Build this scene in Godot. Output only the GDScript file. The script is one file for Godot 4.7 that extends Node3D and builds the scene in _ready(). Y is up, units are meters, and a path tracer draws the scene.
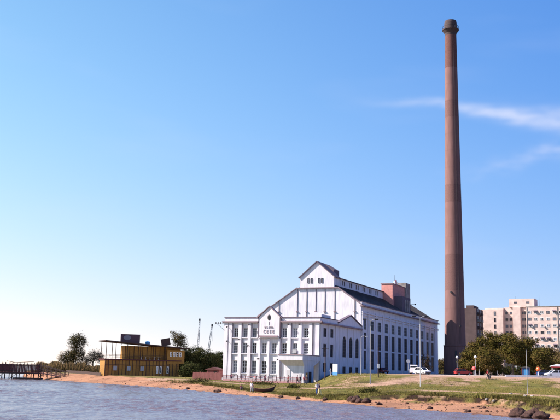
extends Node3D
# A riverside power station with a tall chimney, seen from the water.  y up, metres, water level = 0.

const FOCAL := 866.0            # focal length in photograph pixels (560 x 420)
const HORIZON := 371.5
const EYE := 3.6
const ROLL := 1.3
const SITE_TURN := -24.1        # heading of the power station
var cam_r: Vector3
var cam_u: Vector3
var cam_f: Vector3
var rng := RandomNumberGenerator.new()
var noise := FastNoiseLite.new()
var used := {}
var M := {}
var cache := {}
var glassy: StandardMaterial3D

# ------------------------------------------------------------------ mesh builder
class MB:
	var v := PackedVector3Array()
	var n := PackedVector3Array()
	var c := PackedColorArray()
	var t := PackedVector2Array()
	var ix := PackedInt32Array()
	var col := Color(1, 1, 1)
	var use_col := false
	var use_uv := false
	func quad(a: Vector3, b: Vector3, cc: Vector3, d: Vector3):      # counter-clockwise seen from outside
		var nn := (b - a).cross(cc - a)
		if nn.length_squared() < 1e-14:
			nn = (cc - a).cross(d - a)
		nn = nn.normalized()
		var k := v.size()
		v.append_array([a, b, cc, d]); n.append_array([nn, nn, nn, nn])
		if use_col: c.append_array([col, col, col, col])
		ix.append_array([k, k + 2, k + 1, k, k + 3, k + 2])
	func tri(a: Vector3, b: Vector3, cc: Vector3):
		var nn := (b - a).cross(cc - a).normalized()
		var k := v.size()
		v.append_array([a, b, cc]); n.append_array([nn, nn, nn])
		if use_col: c.append_array([col, col, col])
		ix.append_array([k, k + 2, k + 1])
	func box(p: Vector3, s: Vector3, b := Basis.IDENTITY):           # p = centre
		var h := s * 0.5
		var q := []
		for z in [-1, 1]:
			for y in [-1, 1]:
				for x in [-1, 1]:
					q.append(p + b * Vector3(x * h.x, y * h.y, z * h.z))
		quad(q[4], q[5], q[7], q[6]); quad(q[1], q[0], q[2], q[3])
		quad(q[5], q[1], q[3], q[7]); quad(q[0], q[4], q[6], q[2])
		quad(q[6], q[7], q[3], q[2]); quad(q[0], q[1], q[5], q[4])
	func span(a: Vector3, b: Vector3):                               # box from corner to corner
		box((a + b) * 0.5, (b - a).abs())
	func bar(a: Vector3, b: Vector3, w: float, h: float):            # rectangular bar between two points
		var d := (b - a).normalized()
		var up := Vector3.UP if absf(d.y) < 0.95 else Vector3.RIGHT
		var r := d.cross(up).normalized()
		box((a + b) * 0.5, Vector3(w, h, a.distance_to(b)), Basis(r, d.cross(r) * -1.0, -d))
	func tube(pts: Array, rad: Array, sides := 8, cap := true):
		var rings := []
		var last := Vector3.RIGHT
		for i in pts.size():
			var d: Vector3 = (pts[min(i + 1, pts.size() - 1)] - pts[max(i - 1, 0)]).normalized()
			var r := last - d * last.dot(d)
			if r.length() < 0.05: r = Vector3.FORWARD - d * Vector3.FORWARD.dot(d)
			r = r.normalized(); last = r
			var w := d.cross(r)
			var k := v.size()
			for s in sides:
				var a := TAU * s / sides
				var o := r * cos(a) + w * sin(a)
				v.append(pts[i] + o * rad[i]); n.append(o)
				if use_col: c.append(col)
			rings.append(k)
			if i > 0:
				for s in sides:
					var e: int = (s + 1) % sides
					var p0: int = rings[i - 1]
					ix.append_array([p0 + s, k + s, p0 + e, p0 + e, k + s, k + e])
		if cap:
			for e in [[0, -1.0], [pts.size() - 1, 1.0]]:
				var dd: Vector3 = (pts[1] - pts[0]).normalized() if e[0] == 0 else (pts[-1] - pts[-2]).normalized()
				var k := v.size()
				for s in sides:
					v.append(v[rings[e[0]] + s]); n.append(dd * e[1])
					if use_col: c.append(col)
				for s in range(1, sides - 1):
					if e[1] > 0: ix.append_array([k, k + s + 1, k + s])
					else: ix.append_array([k, k + s, k + s + 1])
	func lathe(prof: Array, sides := 24, at := Vector3.ZERO):        # prof = [radius, y] from bottom to top, each face flat along y
		for i in prof.size() - 1:
			var p: Array = prof[i]
			var q: Array = prof[i + 1]
			var slope := Vector2(q[1] - p[1], p[0] - q[0]).normalized()
			var k := v.size()
			for s in sides + 1:
				var a := -TAU * s / sides
				var o := Vector3(cos(a), 0, sin(a))
				var nn := Vector3(o.x * slope.x, slope.y, o.z * slope.x).normalized()
				v.append_array([at + o * p[0] + Vector3(0, p[1], 0), at + o * q[0] + Vector3(0, q[1], 0)])
				n.append_array([nn, nn])
				if use_col: c.append_array([col, col])
				if use_uv: t.append_array([Vector2(float(s) / sides, p[1]), Vector2(float(s) / sides, q[1])])
				if s < sides:
					var m: int = k + s * 2
					ix.append_array([m, m + 1, m + 2, m + 2, m + 1, m + 3])
	func prism(poly: Array, z0: float, z1: float):                   # poly in xy, counter-clockwise seen from +z
		var pp := PackedVector2Array()
		for p in poly: pp.append(Vector2(p[0], p[1]))
		var tr := Geometry2D.triangulate_polygon(pp)
		for i in range(0, tr.size(), 3):
			var a := pp[tr[i]]; var b := pp[tr[i + 1]]; var d := pp[tr[i + 2]]
			if (b - a).cross(d - a) < 0:
				var w := b; b = d; d = w
			tri(Vector3(a.x, a.y, z1), Vector3(b.x, b.y, z1), Vector3(d.x, d.y, z1))
			tri(Vector3(a.x, a.y, z0), Vector3(d.x, d.y, z0), Vector3(b.x, b.y, z0))
		for i in pp.size():
			var a := pp[i]; var b := pp[(i + 1) % pp.size()]
			quad(Vector3(a.x, a.y, z1), Vector3(a.x, a.y, z0), Vector3(b.x, b.y, z0), Vector3(b.x, b.y, z1))
	func mesh() -> ArrayMesh:
		var arr := []
		arr.resize(Mesh.ARRAY_MAX)
		arr[Mesh.ARRAY_VERTEX] = v; arr[Mesh.ARRAY_NORMAL] = n; arr[Mesh.ARRAY_INDEX] = ix
		if c.size() == v.size() and c.size() > 0: arr[Mesh.ARRAY_COLOR] = c
		if t.size() == v.size() and t.size() > 0: arr[Mesh.ARRAY_TEX_UV] = t
		var m := ArrayMesh.new()
		m.add_surface_from_arrays(Mesh.PRIMITIVE_TRIANGLES, arr)
		return m

# ------------------------------------------------------------------ scene tree helpers
func numbered(s: String) -> String:
	used[s] = used.get(s, -1) + 1
	return s if used[s] == 0 else "%s_%03d" % [s, used[s]]

func part(parent: Node3D, called: String, b, m: Material, at := Vector3.ZERO, turn := 0.0) -> MeshInstance3D:
	var o := MeshInstance3D.new()
	o.mesh = b.mesh() if b is MB else b
	o.material_override = m
	o.name = called
	o.position = at
	o.rotation.y = turn
	parent.add_child(o, true)
	return o

func tag(o: Node3D, label: String, category: String, group := ""):
	o.set_meta("label", label); o.set_meta("category", category)
	if group != "": o.set_meta("group", group)

func thing(called: String, label: String, category: String, at := Vector3.ZERO, turn := 0.0, group := "") -> Node3D:
	var o := Node3D.new()
	o.name = numbered(called)
	add_child(o)
	o.position = at; o.rotation.y = turn
	tag(o, label, category, group)
	return o

func single(called: String, b, m: Material, label: String, category: String, at := Vector3.ZERO, turn := 0.0, group := "") -> MeshInstance3D:
	var o := part(self, numbered(called), b, m, at, turn)
	tag(o, label, category, group)
	return o

func setting(called: String, b, m: Material) -> MeshInstance3D:
	var o := part(self, numbered(called), b, m)
	o.set_meta("kind", "structure")
	return o

func copy(o: Node3D, label: String, at: Vector3, turn := 0.0) -> Node3D:
	var c: Node3D = o.duplicate()
	var base: String = String(o.name).rstrip("0123456789").rstrip("_")
	c.name = numbered(base)
	add_child(c)
	c.position = at; c.rotation.y = turn
	c.set_meta("label", label)
	return c

# ------------------------------------------------------------------ photograph geometry -> places
func ray(px: float, py: float) -> Vector3:
	return ((px - 280.0) * cam_r - (py - 210.0) * cam_u + FOCAL * cam_f).normalized()

func at_depth(px: float, py: float, d: float) -> Vector3:
	var r := ray(px, py)
	return Vector3(0, EYE, 0) + r * (d / -r.z)

func on_ground(px: float, py: float) -> Vector3:        # where the line of sight meets the terrain
	var r := ray(px, py)
	var s := 1.0 / -r.z
	var d := 62.0
	while d < 330.0:
		var p := Vector3(0, EYE, 0) + r * (d * s)
		if p.y < height(p.x, -p.z):
			return Vector3(p.x, height(p.x, -p.z), p.z)
		d += 0.25
	return Vector3(0, EYE, 0) + r * (d * s)

func stand_at(px: float, d: float) -> Vector3:          # on the terrain at a given distance
	var p := at_depth(px, 372.0, d)
	return Vector3(p.x, height(p.x, d), p.z)

# terrain cross sections: direction (pixel column), then [distance, height] of shoreline, beach top, bank top, meadow, slope foot, crest, top, far
var SECT := [
	[-60, [700, 0], [720, 0.5], [740, 0.8], [760, 1], [780, 1], [800, 1], [820, 1], [840, 1]],
	[22, [330, 0], [335, 0.9], [340, 1.6], [342, 1.9], [344, 2], [346, 2], [348, 2], [350, 2.1]],
	[36, [249, 0], [256, 1.0], [262, 1.9], [266, 2], [270, 2], [280, 2.1], [290, 2.1], [300, 2.2]],
	[110, [197, 0], [212, 0.9], [224, 1.7], [228, 1.75], [232, 1.8], [250, 1.9], [270, 2], [300, 2.2]],
	[200, [150, 0], [165, 0.9], [172, 1.25], [175, 1.4], [180, 1.5], [200, 1.55], [240, 1.7], [300, 2]],
	[260, [125, 0], [130, 0.45], [132, 0.6], [145, 0.9], [165, 1.1], [185, 1.3], [210, 1.45], [300, 1.9]],
	[318, [111, 0], [113, 0.3], [114.5, 0.5], [124, 0.85], [150, 1.1], [172, 1.3], [190, 1.5], [300, 2]],
	[334, [107.5, 0], [109.5, 0.3], [111, 0.5], [122, 0.9], [140, 1.3], [170, 2.75], [188, 3.2], [300, 3.7]],
	[355, [102.5, 0], [105, 0.35], [106.5, 0.7], [121, 1.0], [136, 1.4], [163, 3.25], [178, 3.5], [300, 3.8]],
	[400, [95, 0], [106, 0.55], [106.8, 1.2], [124, 1.5], [136, 1.8], [157, 3.4], [168, 3.6], [300, 3.9]],
	[450, [87.6, 0], [100, 0.55], [100.8, 1.25], [122, 1.55], [138, 1.8], [157, 3.45], [165, 3.6], [300, 3.9]],
	[500, [82, 0], [96, 0.55], [96.8, 1.25], [120, 1.55], [138, 1.8], [157, 3.5], [165, 3.65], [300, 3.9]],
	[560, [76, 0], [82, 0.5], [84, 0.95], [118, 1.5], [136, 1.8], [156, 3.5], [165, 3.65], [300, 3.9]],
	[760, [70, 0], [80, 0.6], [82, 1.0], [112, 1.5], [130, 1.8], [152, 3.5], [160, 3.65], [300, 3.9]]]
var zone := 0.0        # set by height(): which stretch of the cross section, 1 = shoreline ... 8 = far

func height(x: float, d: float) -> float:
	var col := 280.0 + 881.0 * x / d
	var wob := noise.get_noise_2d(x * 2.2, d * 2.2) * 1.6
	var i := 0
	while i < SECT.size() - 2 and col > SECT[i + 1][0]: i += 1
	var a: Array = SECT[i]
	var b: Array = SECT[i + 1]
	var f := clampf((col - a[0]) / (b[0] - a[0]), 0.0, 1.0)
	var pd: float = lerpf(a[1][0], b[1][0], f)
	var ph := 0.0
	var dd := d + wob
	if dd <= pd:
		zone = 1.0 - (pd - dd) * 0.1
		return maxf(-2.0, (dd - pd) * 0.12)
	for k in range(2, 9):
		var qd: float = lerpf(a[k][0], b[k][0], f)
		var qh: float = lerpf(a[k][1], b[k][1], f)
		if dd <= qd:
			var g := (dd - pd) / (qd - pd)
			zone = k - 1 + g
			if k == 6: g = g * g * (3.0 - 2.0 * g)
			return lerpf(ph, qh, g) + noise.get_noise_2d(x * 9.0, d * 9.0) * 0.06
		pd = qd; ph = qh
	zone = 8.0
	return ph

# ------------------------------------------------------------------ materials
func grain(seed_: int, freq: float, lo: float, hi: float, size := 512, octaves := 5) -> ImageTexture:
	var nz := FastNoiseLite.new()
	nz.seed = seed_; nz.frequency = freq; nz.fractal_octaves = octaves
	nz.noise_type = FastNoiseLite.TYPE_SIMPLEX_SMOOTH
	var im := nz.get_seamless_image(size, size)
	im.convert(Image.FORMAT_L8)
	var data := im.get_data()
	for i in data.size():
		data[i] = int(255.0 * lerpf(lo, hi, data[i] / 255.0))
	var o := Image.create_from_data(size, size, false, Image.FORMAT_L8, data)
	o.convert(Image.FORMAT_RGB8)
	return ImageTexture.create_from_image(o)

func mat(lin: Color, rough := 0.85, tex: Texture2D = null, scale := 0.1) -> StandardMaterial3D:
	var m := StandardMaterial3D.new()
	m.albedo_color = lin.linear_to_srgb()
	m.roughness = rough
	m.metallic_specular = 0.4
	if tex != null:
		m.albedo_texture = tex
		m.uv1_triplanar = true; m.uv1_world_triplanar = true
		m.uv1_scale = Vector3.ONE * scale
	return m

func materials():
	var blotch := grain(3, 0.012, 0.82, 1.0)
	var fine := grain(5, 0.04, 0.72, 1.0)
	var stain := grain(9, 0.008, 0.62, 1.0)
	var streak := grain(17, 0.016, 0.83, 1.0, 512, 6)
	var soft := grain(13, 0.02, 0.80, 1.0)
	M.plaster = mat(Color(0.77, 0.745, 0.795), 0.9, streak)
	M.plaster.uv1_scale = Vector3(0.22, 0.03, 0.22)
	M.trim = mat(Color(0.36, 0.26, 0.29), 0.85, fine, 0.3)
	M.trim_dark = mat(Color(0.17, 0.13, 0.17), 0.85, fine, 0.3)
	M.roof = mat(Color(0.09, 0.08, 0.09), 0.8, stain, 0.12)
	M.brick_red = mat(Color(0.70, 0.31, 0.27), 0.9, blotch, 0.2)
	M.concrete = mat(Color(0.42, 0.38, 0.36), 0.9, stain, 0.12)
	M.frame = mat(Color(0.62, 0.62, 0.64), 0.6)
	M.frame_dark = mat(Color(0.12, 0.10, 0.11), 0.6)
	glassy = mat(Color(0.018, 0.022, 0.032), 0.12); glassy.metallic_specular = 0.35
	M.glass = glassy
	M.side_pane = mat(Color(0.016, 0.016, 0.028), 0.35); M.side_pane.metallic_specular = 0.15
	M.panes = [glassy, mat(Color(0.075, 0.085, 0.115), 0.1), mat(Color(0.14, 0.155, 0.20), 0.2)]  # the paler blue panes hold reflected sky in their base colour
	M.bright_glass = mat(Color(0.30, 0.34, 0.42), 0.15)
	M.chimney = mat(Color(0.225, 0.118, 0.108), 0.9, streak)
	M.chimney.uv1_scale = Vector3(0.16, 0.02, 0.16)
	M.chimney_old = mat(Color(0.195, 0.10, 0.092), 0.9, soft, 0.2)
	M.chimney_band = mat(Color(0.18, 0.08, 0.07), 0.9, fine, 0.1)
	M.soot = mat(Color(0.10, 0.07, 0.07), 0.9, fine, 0.1)
	M.iron = mat(Color(0.05, 0.045, 0.05), 0.6)
	M.grey_metal = mat(Color(0.36, 0.36, 0.38), 0.45)
	M.white_paint = mat(Color(0.78, 0.78, 0.78), 0.5)
	M.ochre = mat(Color(0.37, 0.19, 0.045), 0.8, blotch, 0.3)
	M.ochre_dark = mat(Color(0.28, 0.14, 0.036), 0.8, blotch, 0.3)
	M.timber_dark = mat(Color(0.075, 0.045, 0.04), 0.85, fine, 0.4)
	M.timber_red = mat(Color(0.12, 0.04, 0.04), 0.85, fine, 0.4)
	M.fence_red = mat(Color(0.40, 0.20, 0.21), 0.8, fine, 0.3)
	M.board_red = mat(Color(0.28, 0.10, 0.095), 0.85, fine, 0.3)
	M.bark = mat(Color(0.13, 0.10, 0.08), 0.95, fine, 0.8)
	M.rock = mat(Color(0.125, 0.062, 0.05), 0.95, grain(31, 0.03, 0.35, 1.0), 0.5)
	var rn := FastNoiseLite.new(); rn.seed = 71; rn.frequency = 0.03; rn.fractal_octaves = 5; rn.noise_type = FastNoiseLite.TYPE_CELLULAR
	var ri := rn.get_seamless_image(512, 512); ri.convert(Image.FORMAT_L8); ri.bump_map_to_normal_map(7.0)
	M.rock.normal_enabled = true; M.rock.normal_texture = ImageTexture.create_from_image(ri); M.rock.normal_scale = 1.2
	M.blue = mat(Color(0.05, 0.22, 0.45), 0.5)
	M.navy = mat(Color(0.03, 0.06, 0.16), 0.5)
	M.orange = mat(Color(0.80, 0.14, 0.04), 0.4)
	M.red = mat(Color(0.30, 0.03, 0.03), 0.35)
	M.tyre = mat(Color(0.02, 0.02, 0.02), 0.9)
	M.car_white = mat(Color(0.78, 0.78, 0.80), 0.25)
	M.globe = mat(Color(0.85, 0.85, 0.83), 0.3)
	M.beige = mat(Color(0.74, 0.565, 0.51), 0.9, blotch, 0.06)
	M.beige_dark = mat(Color(0.12, 0.08, 0.08), 0.9, blotch, 0.06)
	M.skin = StandardMaterial3D.new(); M.skin.vertex_color_use_as_albedo = true; M.skin.roughness = 0.85
	M.leaf = StandardMaterial3D.new(); M.leaf.vertex_color_use_as_albedo = true; M.leaf.roughness = 1.0; M.leaf.metallic_specular = 0.08
	M.leaf.cull_mode = BaseMaterial3D.CULL_DISABLED
	M.leaf.backlight_enabled = true; M.leaf.backlight = Color(0.10, 0.12, 0.03)
	M.grass = StandardMaterial3D.new(); M.grass.vertex_color_use_as_albedo = true; M.grass.roughness = 1.0; M.grass.metallic_specular = 0.08
	M.grass.cull_mode = BaseMaterial3D.CULL_DISABLED
	var g := StandardMaterial3D.new()
	g.vertex_color_use_as_albedo = true
	g.albedo_texture = grain(21, 0.03, 0.55, 1.0, 1024, 6)
	g.uv1_triplanar = true; g.uv1_world_triplanar = true; g.uv1_scale = Vector3.ONE * 0.13
	g.roughness = 0.95; g.metallic_specular = 0.2
	M.ground = g
	var w := StandardMaterial3D.new()
	w.albedo_color = Color(0.125, 0.095, 0.105).linear_to_srgb()
	w.roughness = 0.12
	w.metallic_specular = 0.65
	var nz := FastNoiseLite.new(); nz.seed = 44; nz.frequency = 0.02; nz.fractal_octaves = 4
	var im := nz.get_seamless_image(512, 512)
	im.convert(Image.FORMAT_L8)
	im.bump_map_to_normal_map(5.0)
	w.normal_enabled = true; w.normal_scale = 1.0
	w.normal_texture = ImageTexture.create_from_image(im)
	M.water = w

# ------------------------------------------------------------------ sky
func make_sky(sun_dir: Vector3) -> PanoramaSkyMaterial:
	var W := 2048
	var Hh := 1024
	var im := Image.create(W, Hh, false, Image.FORMAT_RGBF)
	var nz := FastNoiseLite.new(); nz.seed = 7; nz.frequency = 1.0; nz.fractal_octaves = 4
	var sun_az := atan2(sun_dir.x, -sun_dir.z)
	for y in Hh:
		var el := (0.5 - (y + 0.5) / Hh) * PI
		var e := rad_to_deg(el)
		if e < -1.0:
			im.fill_rect(Rect2i(0, y, W, Hh - y), Color(0.30, 0.32, 0.36) / 2.3)
			break
		var ce := cos(el); var se := sin(el)
		var low := exp(-maxf(e, 0.0) / 7.5)
		var mid := exp(-maxf(e, 0.0) / 26.0)
		for x in W:
			var az := (float(x) + 0.5) / W * TAU                # 0 = straight ahead (-z), + to the right
			if az > PI: az -= TAU
			var dir := Vector3(sin(az) * ce, se, -cos(az) * ce)
			var cs := dir.dot(sun_dir)
			var near := 0.5 + 0.5 * cos(az - sun_az)           # 1 under the sun, 0 opposite
			var glow := pow(near, 1.5)
			var r := 0.051 - 0.086 * mid + 1.174 * mid * glow + 0.515 * low + 0.542 * low * glow
			var g := 0.115 + 0.148 * mid + 1.759 * mid * glow + 0.495 * low - 0.898 * low * glow
			var b := 0.504 + 0.640 * mid + 1.020 * mid * glow - 0.242 * low - 0.869 * low * glow
			var halo := pow(maxf(cs, 0.0), 10.0) * 0.6
			r += halo; g += halo; b += halo
			# thin cirrus streaks, drawn out along one wind direction
			if e > 4.0 and e < 60.0:
				var u := rad_to_deg(az)
				var sx := u * 0.9
				var c1 := 17.6 - (u - 10.6) * (0.2 if u > 10.6 else 0.04) + nz.get_noise_2d(u * 0.09, 3.0) * 0.5
				var wdt := 0.26 + 0.58 * smoothstep(9.0, 24.0, u)
				var st := exp(-pow((e - c1) / wdt, 2.0)) * smoothstep(4.0, 15.0, u) * (1.0 - smoothstep(30.0, 46.0, u))
				st *= 0.75 + 0.75 * nz.get_noise_2d(sx * 0.35 + e * 0.5, e * 1.6)
				var c2 := 13.6 + (u - 14.5) * 0.13 + nz.get_noise_2d(u * 0.12, 9.0) * 0.9
				var s2 := exp(-pow((e - c2) / 0.5, 2.0)) * smoothstep(9.0, 20.0, u) * (1.0 - smoothstep(27.0, 38.0, u)) * (0.30 + 0.5 * nz.get_noise_2d(sx * 0.5, e * 2.0 + 20.0))
				var veil := maxf(0.0, nz.get_noise_2d(u * 0.05 + e * 0.06, e * 0.22 + 40.0) - 0.18) * 0.12
				var cl := clampf(maxf(st, 0.0) + maxf(s2, 0.0) + veil, 0.0, 0.9)
				r = lerpf(r, 0.86, cl * 0.8); g = lerpf(g, 0.84, cl * 0.78); b = lerpf(b, 1.05, cl * 0.7)
			im.set_pixel(x, y, Color(r * (0.87 + 0.14 * low) / 2.3, g * (1.0 - 0.03 * low - 0.02 * mid) / 2.3, b / 2.3))
	var s := PanoramaSkyMaterial.new()
	s.panorama = ImageTexture.create_from_image(im)
	return s

# ------------------------------------------------------------------ windows and walls
func wall(parent: Node3D, called: String, m: Material, xf: Transform3D, x0: float, x1: float, y0: float, y1: float, holes: Array, thick := 0.45, arches: Array = []):
	# a plastered wall in the xy plane of xf facing +z, with real openings; holes = [xa, xb, ya, yb]
	var xs := [x0, x1]; var ys := [y0, y1]
	for h in holes:
		for k in 2:
			if not xs.has(h[k]): xs.append(h[k])
			if not ys.has(h[k + 2]): ys.append(h[k + 2])
	xs.sort(); ys.sort()
	var b := MB.new()
	var solid := func(i: int, j: int) -> bool:
		if i < 0 or j < 0 or i >= xs.size() - 1 or j >= ys.size() - 1: return false
		var cx: float = (xs[i] + xs[i + 1]) * 0.5; var cy: float = (ys[j] + ys[j + 1]) * 0.5
		for h in holes:
			if cx > h[0] and cx < h[1] and cy > h[2] and cy < h[3]: return false
		return true
	for i in xs.size() - 1:
		for j in ys.size() - 1:
			if not solid.call(i, j): continue
			var a: float = xs[i]; var c: float = xs[i + 1]; var d: float = ys[j]; var e: float = ys[j + 1]
			b.quad(Vector3(a, d, 0), Vector3(c, d, 0), Vector3(c, e, 0), Vector3(a, e, 0))
			b.quad(Vector3(c, d, -thick), Vector3(a, d, -thick), Vector3(a, e, -thick), Vector3(c, e, -thick))
			if not solid.call(i - 1, j): b.quad(Vector3(a, d, -thick), Vector3(a, d, 0), Vector3(a, e, 0), Vector3(a, e, -thick))
			if not solid.call(i + 1, j): b.quad(Vector3(c, d, 0), Vector3(c, d, -thick), Vector3(c, e, -thick), Vector3(c, e, 0))
			if not solid.call(i, j - 1): b.quad(Vector3(a, d, -thick), Vector3(c, d, -thick), Vector3(c, d, 0), Vector3(a, d, 0))
			if not solid.call(i, j + 1): b.quad(Vector3(a, e, 0), Vector3(c, e, 0), Vector3(c, e, -thick), Vector3(a, e, -thick))
	for h in arches:      # fill the corners of a round-headed opening
		var r: float = (h[1] - h[0]) * 0.5
		var cx: float = (h[0] + h[1]) * 0.5
		var spring: float = h[3] - r
		for k in 12:
			var a0 := PI * k / 12.0; var a1 := PI * (k + 1) / 12.0
			var p0 := Vector3(cx + r * cos(a0), spring + r * sin(a0), 0); var p1 := Vector3(cx + r * cos(a1), spring + r * sin(a1), 0)
			b.quad(p0, Vector3(p0.x, h[3], 0), Vector3(p1.x, h[3], 0), p1)
			b.quad(p1, p1 - Vector3(0, 0, thick), p0 - Vector3(0, 0, thick), p0)
	var o := part(parent, called, b, m)
	o.transform = xf
	return o

func window(parent: Node3D, at: Vector3, turn: float, w: float, h: float, cols: int, rows: int, m: Material, bar := 0.09):
	var key := "%.2f %.2f %d %d %.2f" % [w, h, cols, rows, bar]
	if not cache.has(key):
		var f := MB.new()
		var e := bar * 1.2
		f.box(Vector3(-w / 2 + e / 2, 0, 0), Vector3(e, h, 0.12)); f.box(Vector3(w / 2 - e / 2, 0, 0), Vector3(e, h, 0.12))
		f.box(Vector3(0, h / 2 - e / 2, 0), Vector3(w - 2 * e, e, 0.12)); f.box(Vector3(0, -h / 2 + e / 2, 0), Vector3(w - 2 * e, e, 0.12))
		for i in range(1, cols): f.box(Vector3(-w / 2 + w * i / cols, 0, 0.005), Vector3(bar * 0.8, h - 2 * e, 0.08))
		for j in range(1, rows): f.box(Vector3(0, -h / 2 + h * j / rows, 0.002), Vector3(w - 2 * e, bar * 0.7, 0.07))
		var g := MB.new()
		g.box(Vector3.ZERO, Vector3(w - 0.02, h - 0.02, 0.03))
		cache[key] = [f.mesh(), g.mesh()]
	var o := part(parent, "window", cache[key][0], m, at, turn)
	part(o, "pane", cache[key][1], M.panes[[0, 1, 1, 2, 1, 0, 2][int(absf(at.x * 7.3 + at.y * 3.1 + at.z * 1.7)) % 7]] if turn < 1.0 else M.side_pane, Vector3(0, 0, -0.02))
	return o

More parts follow.
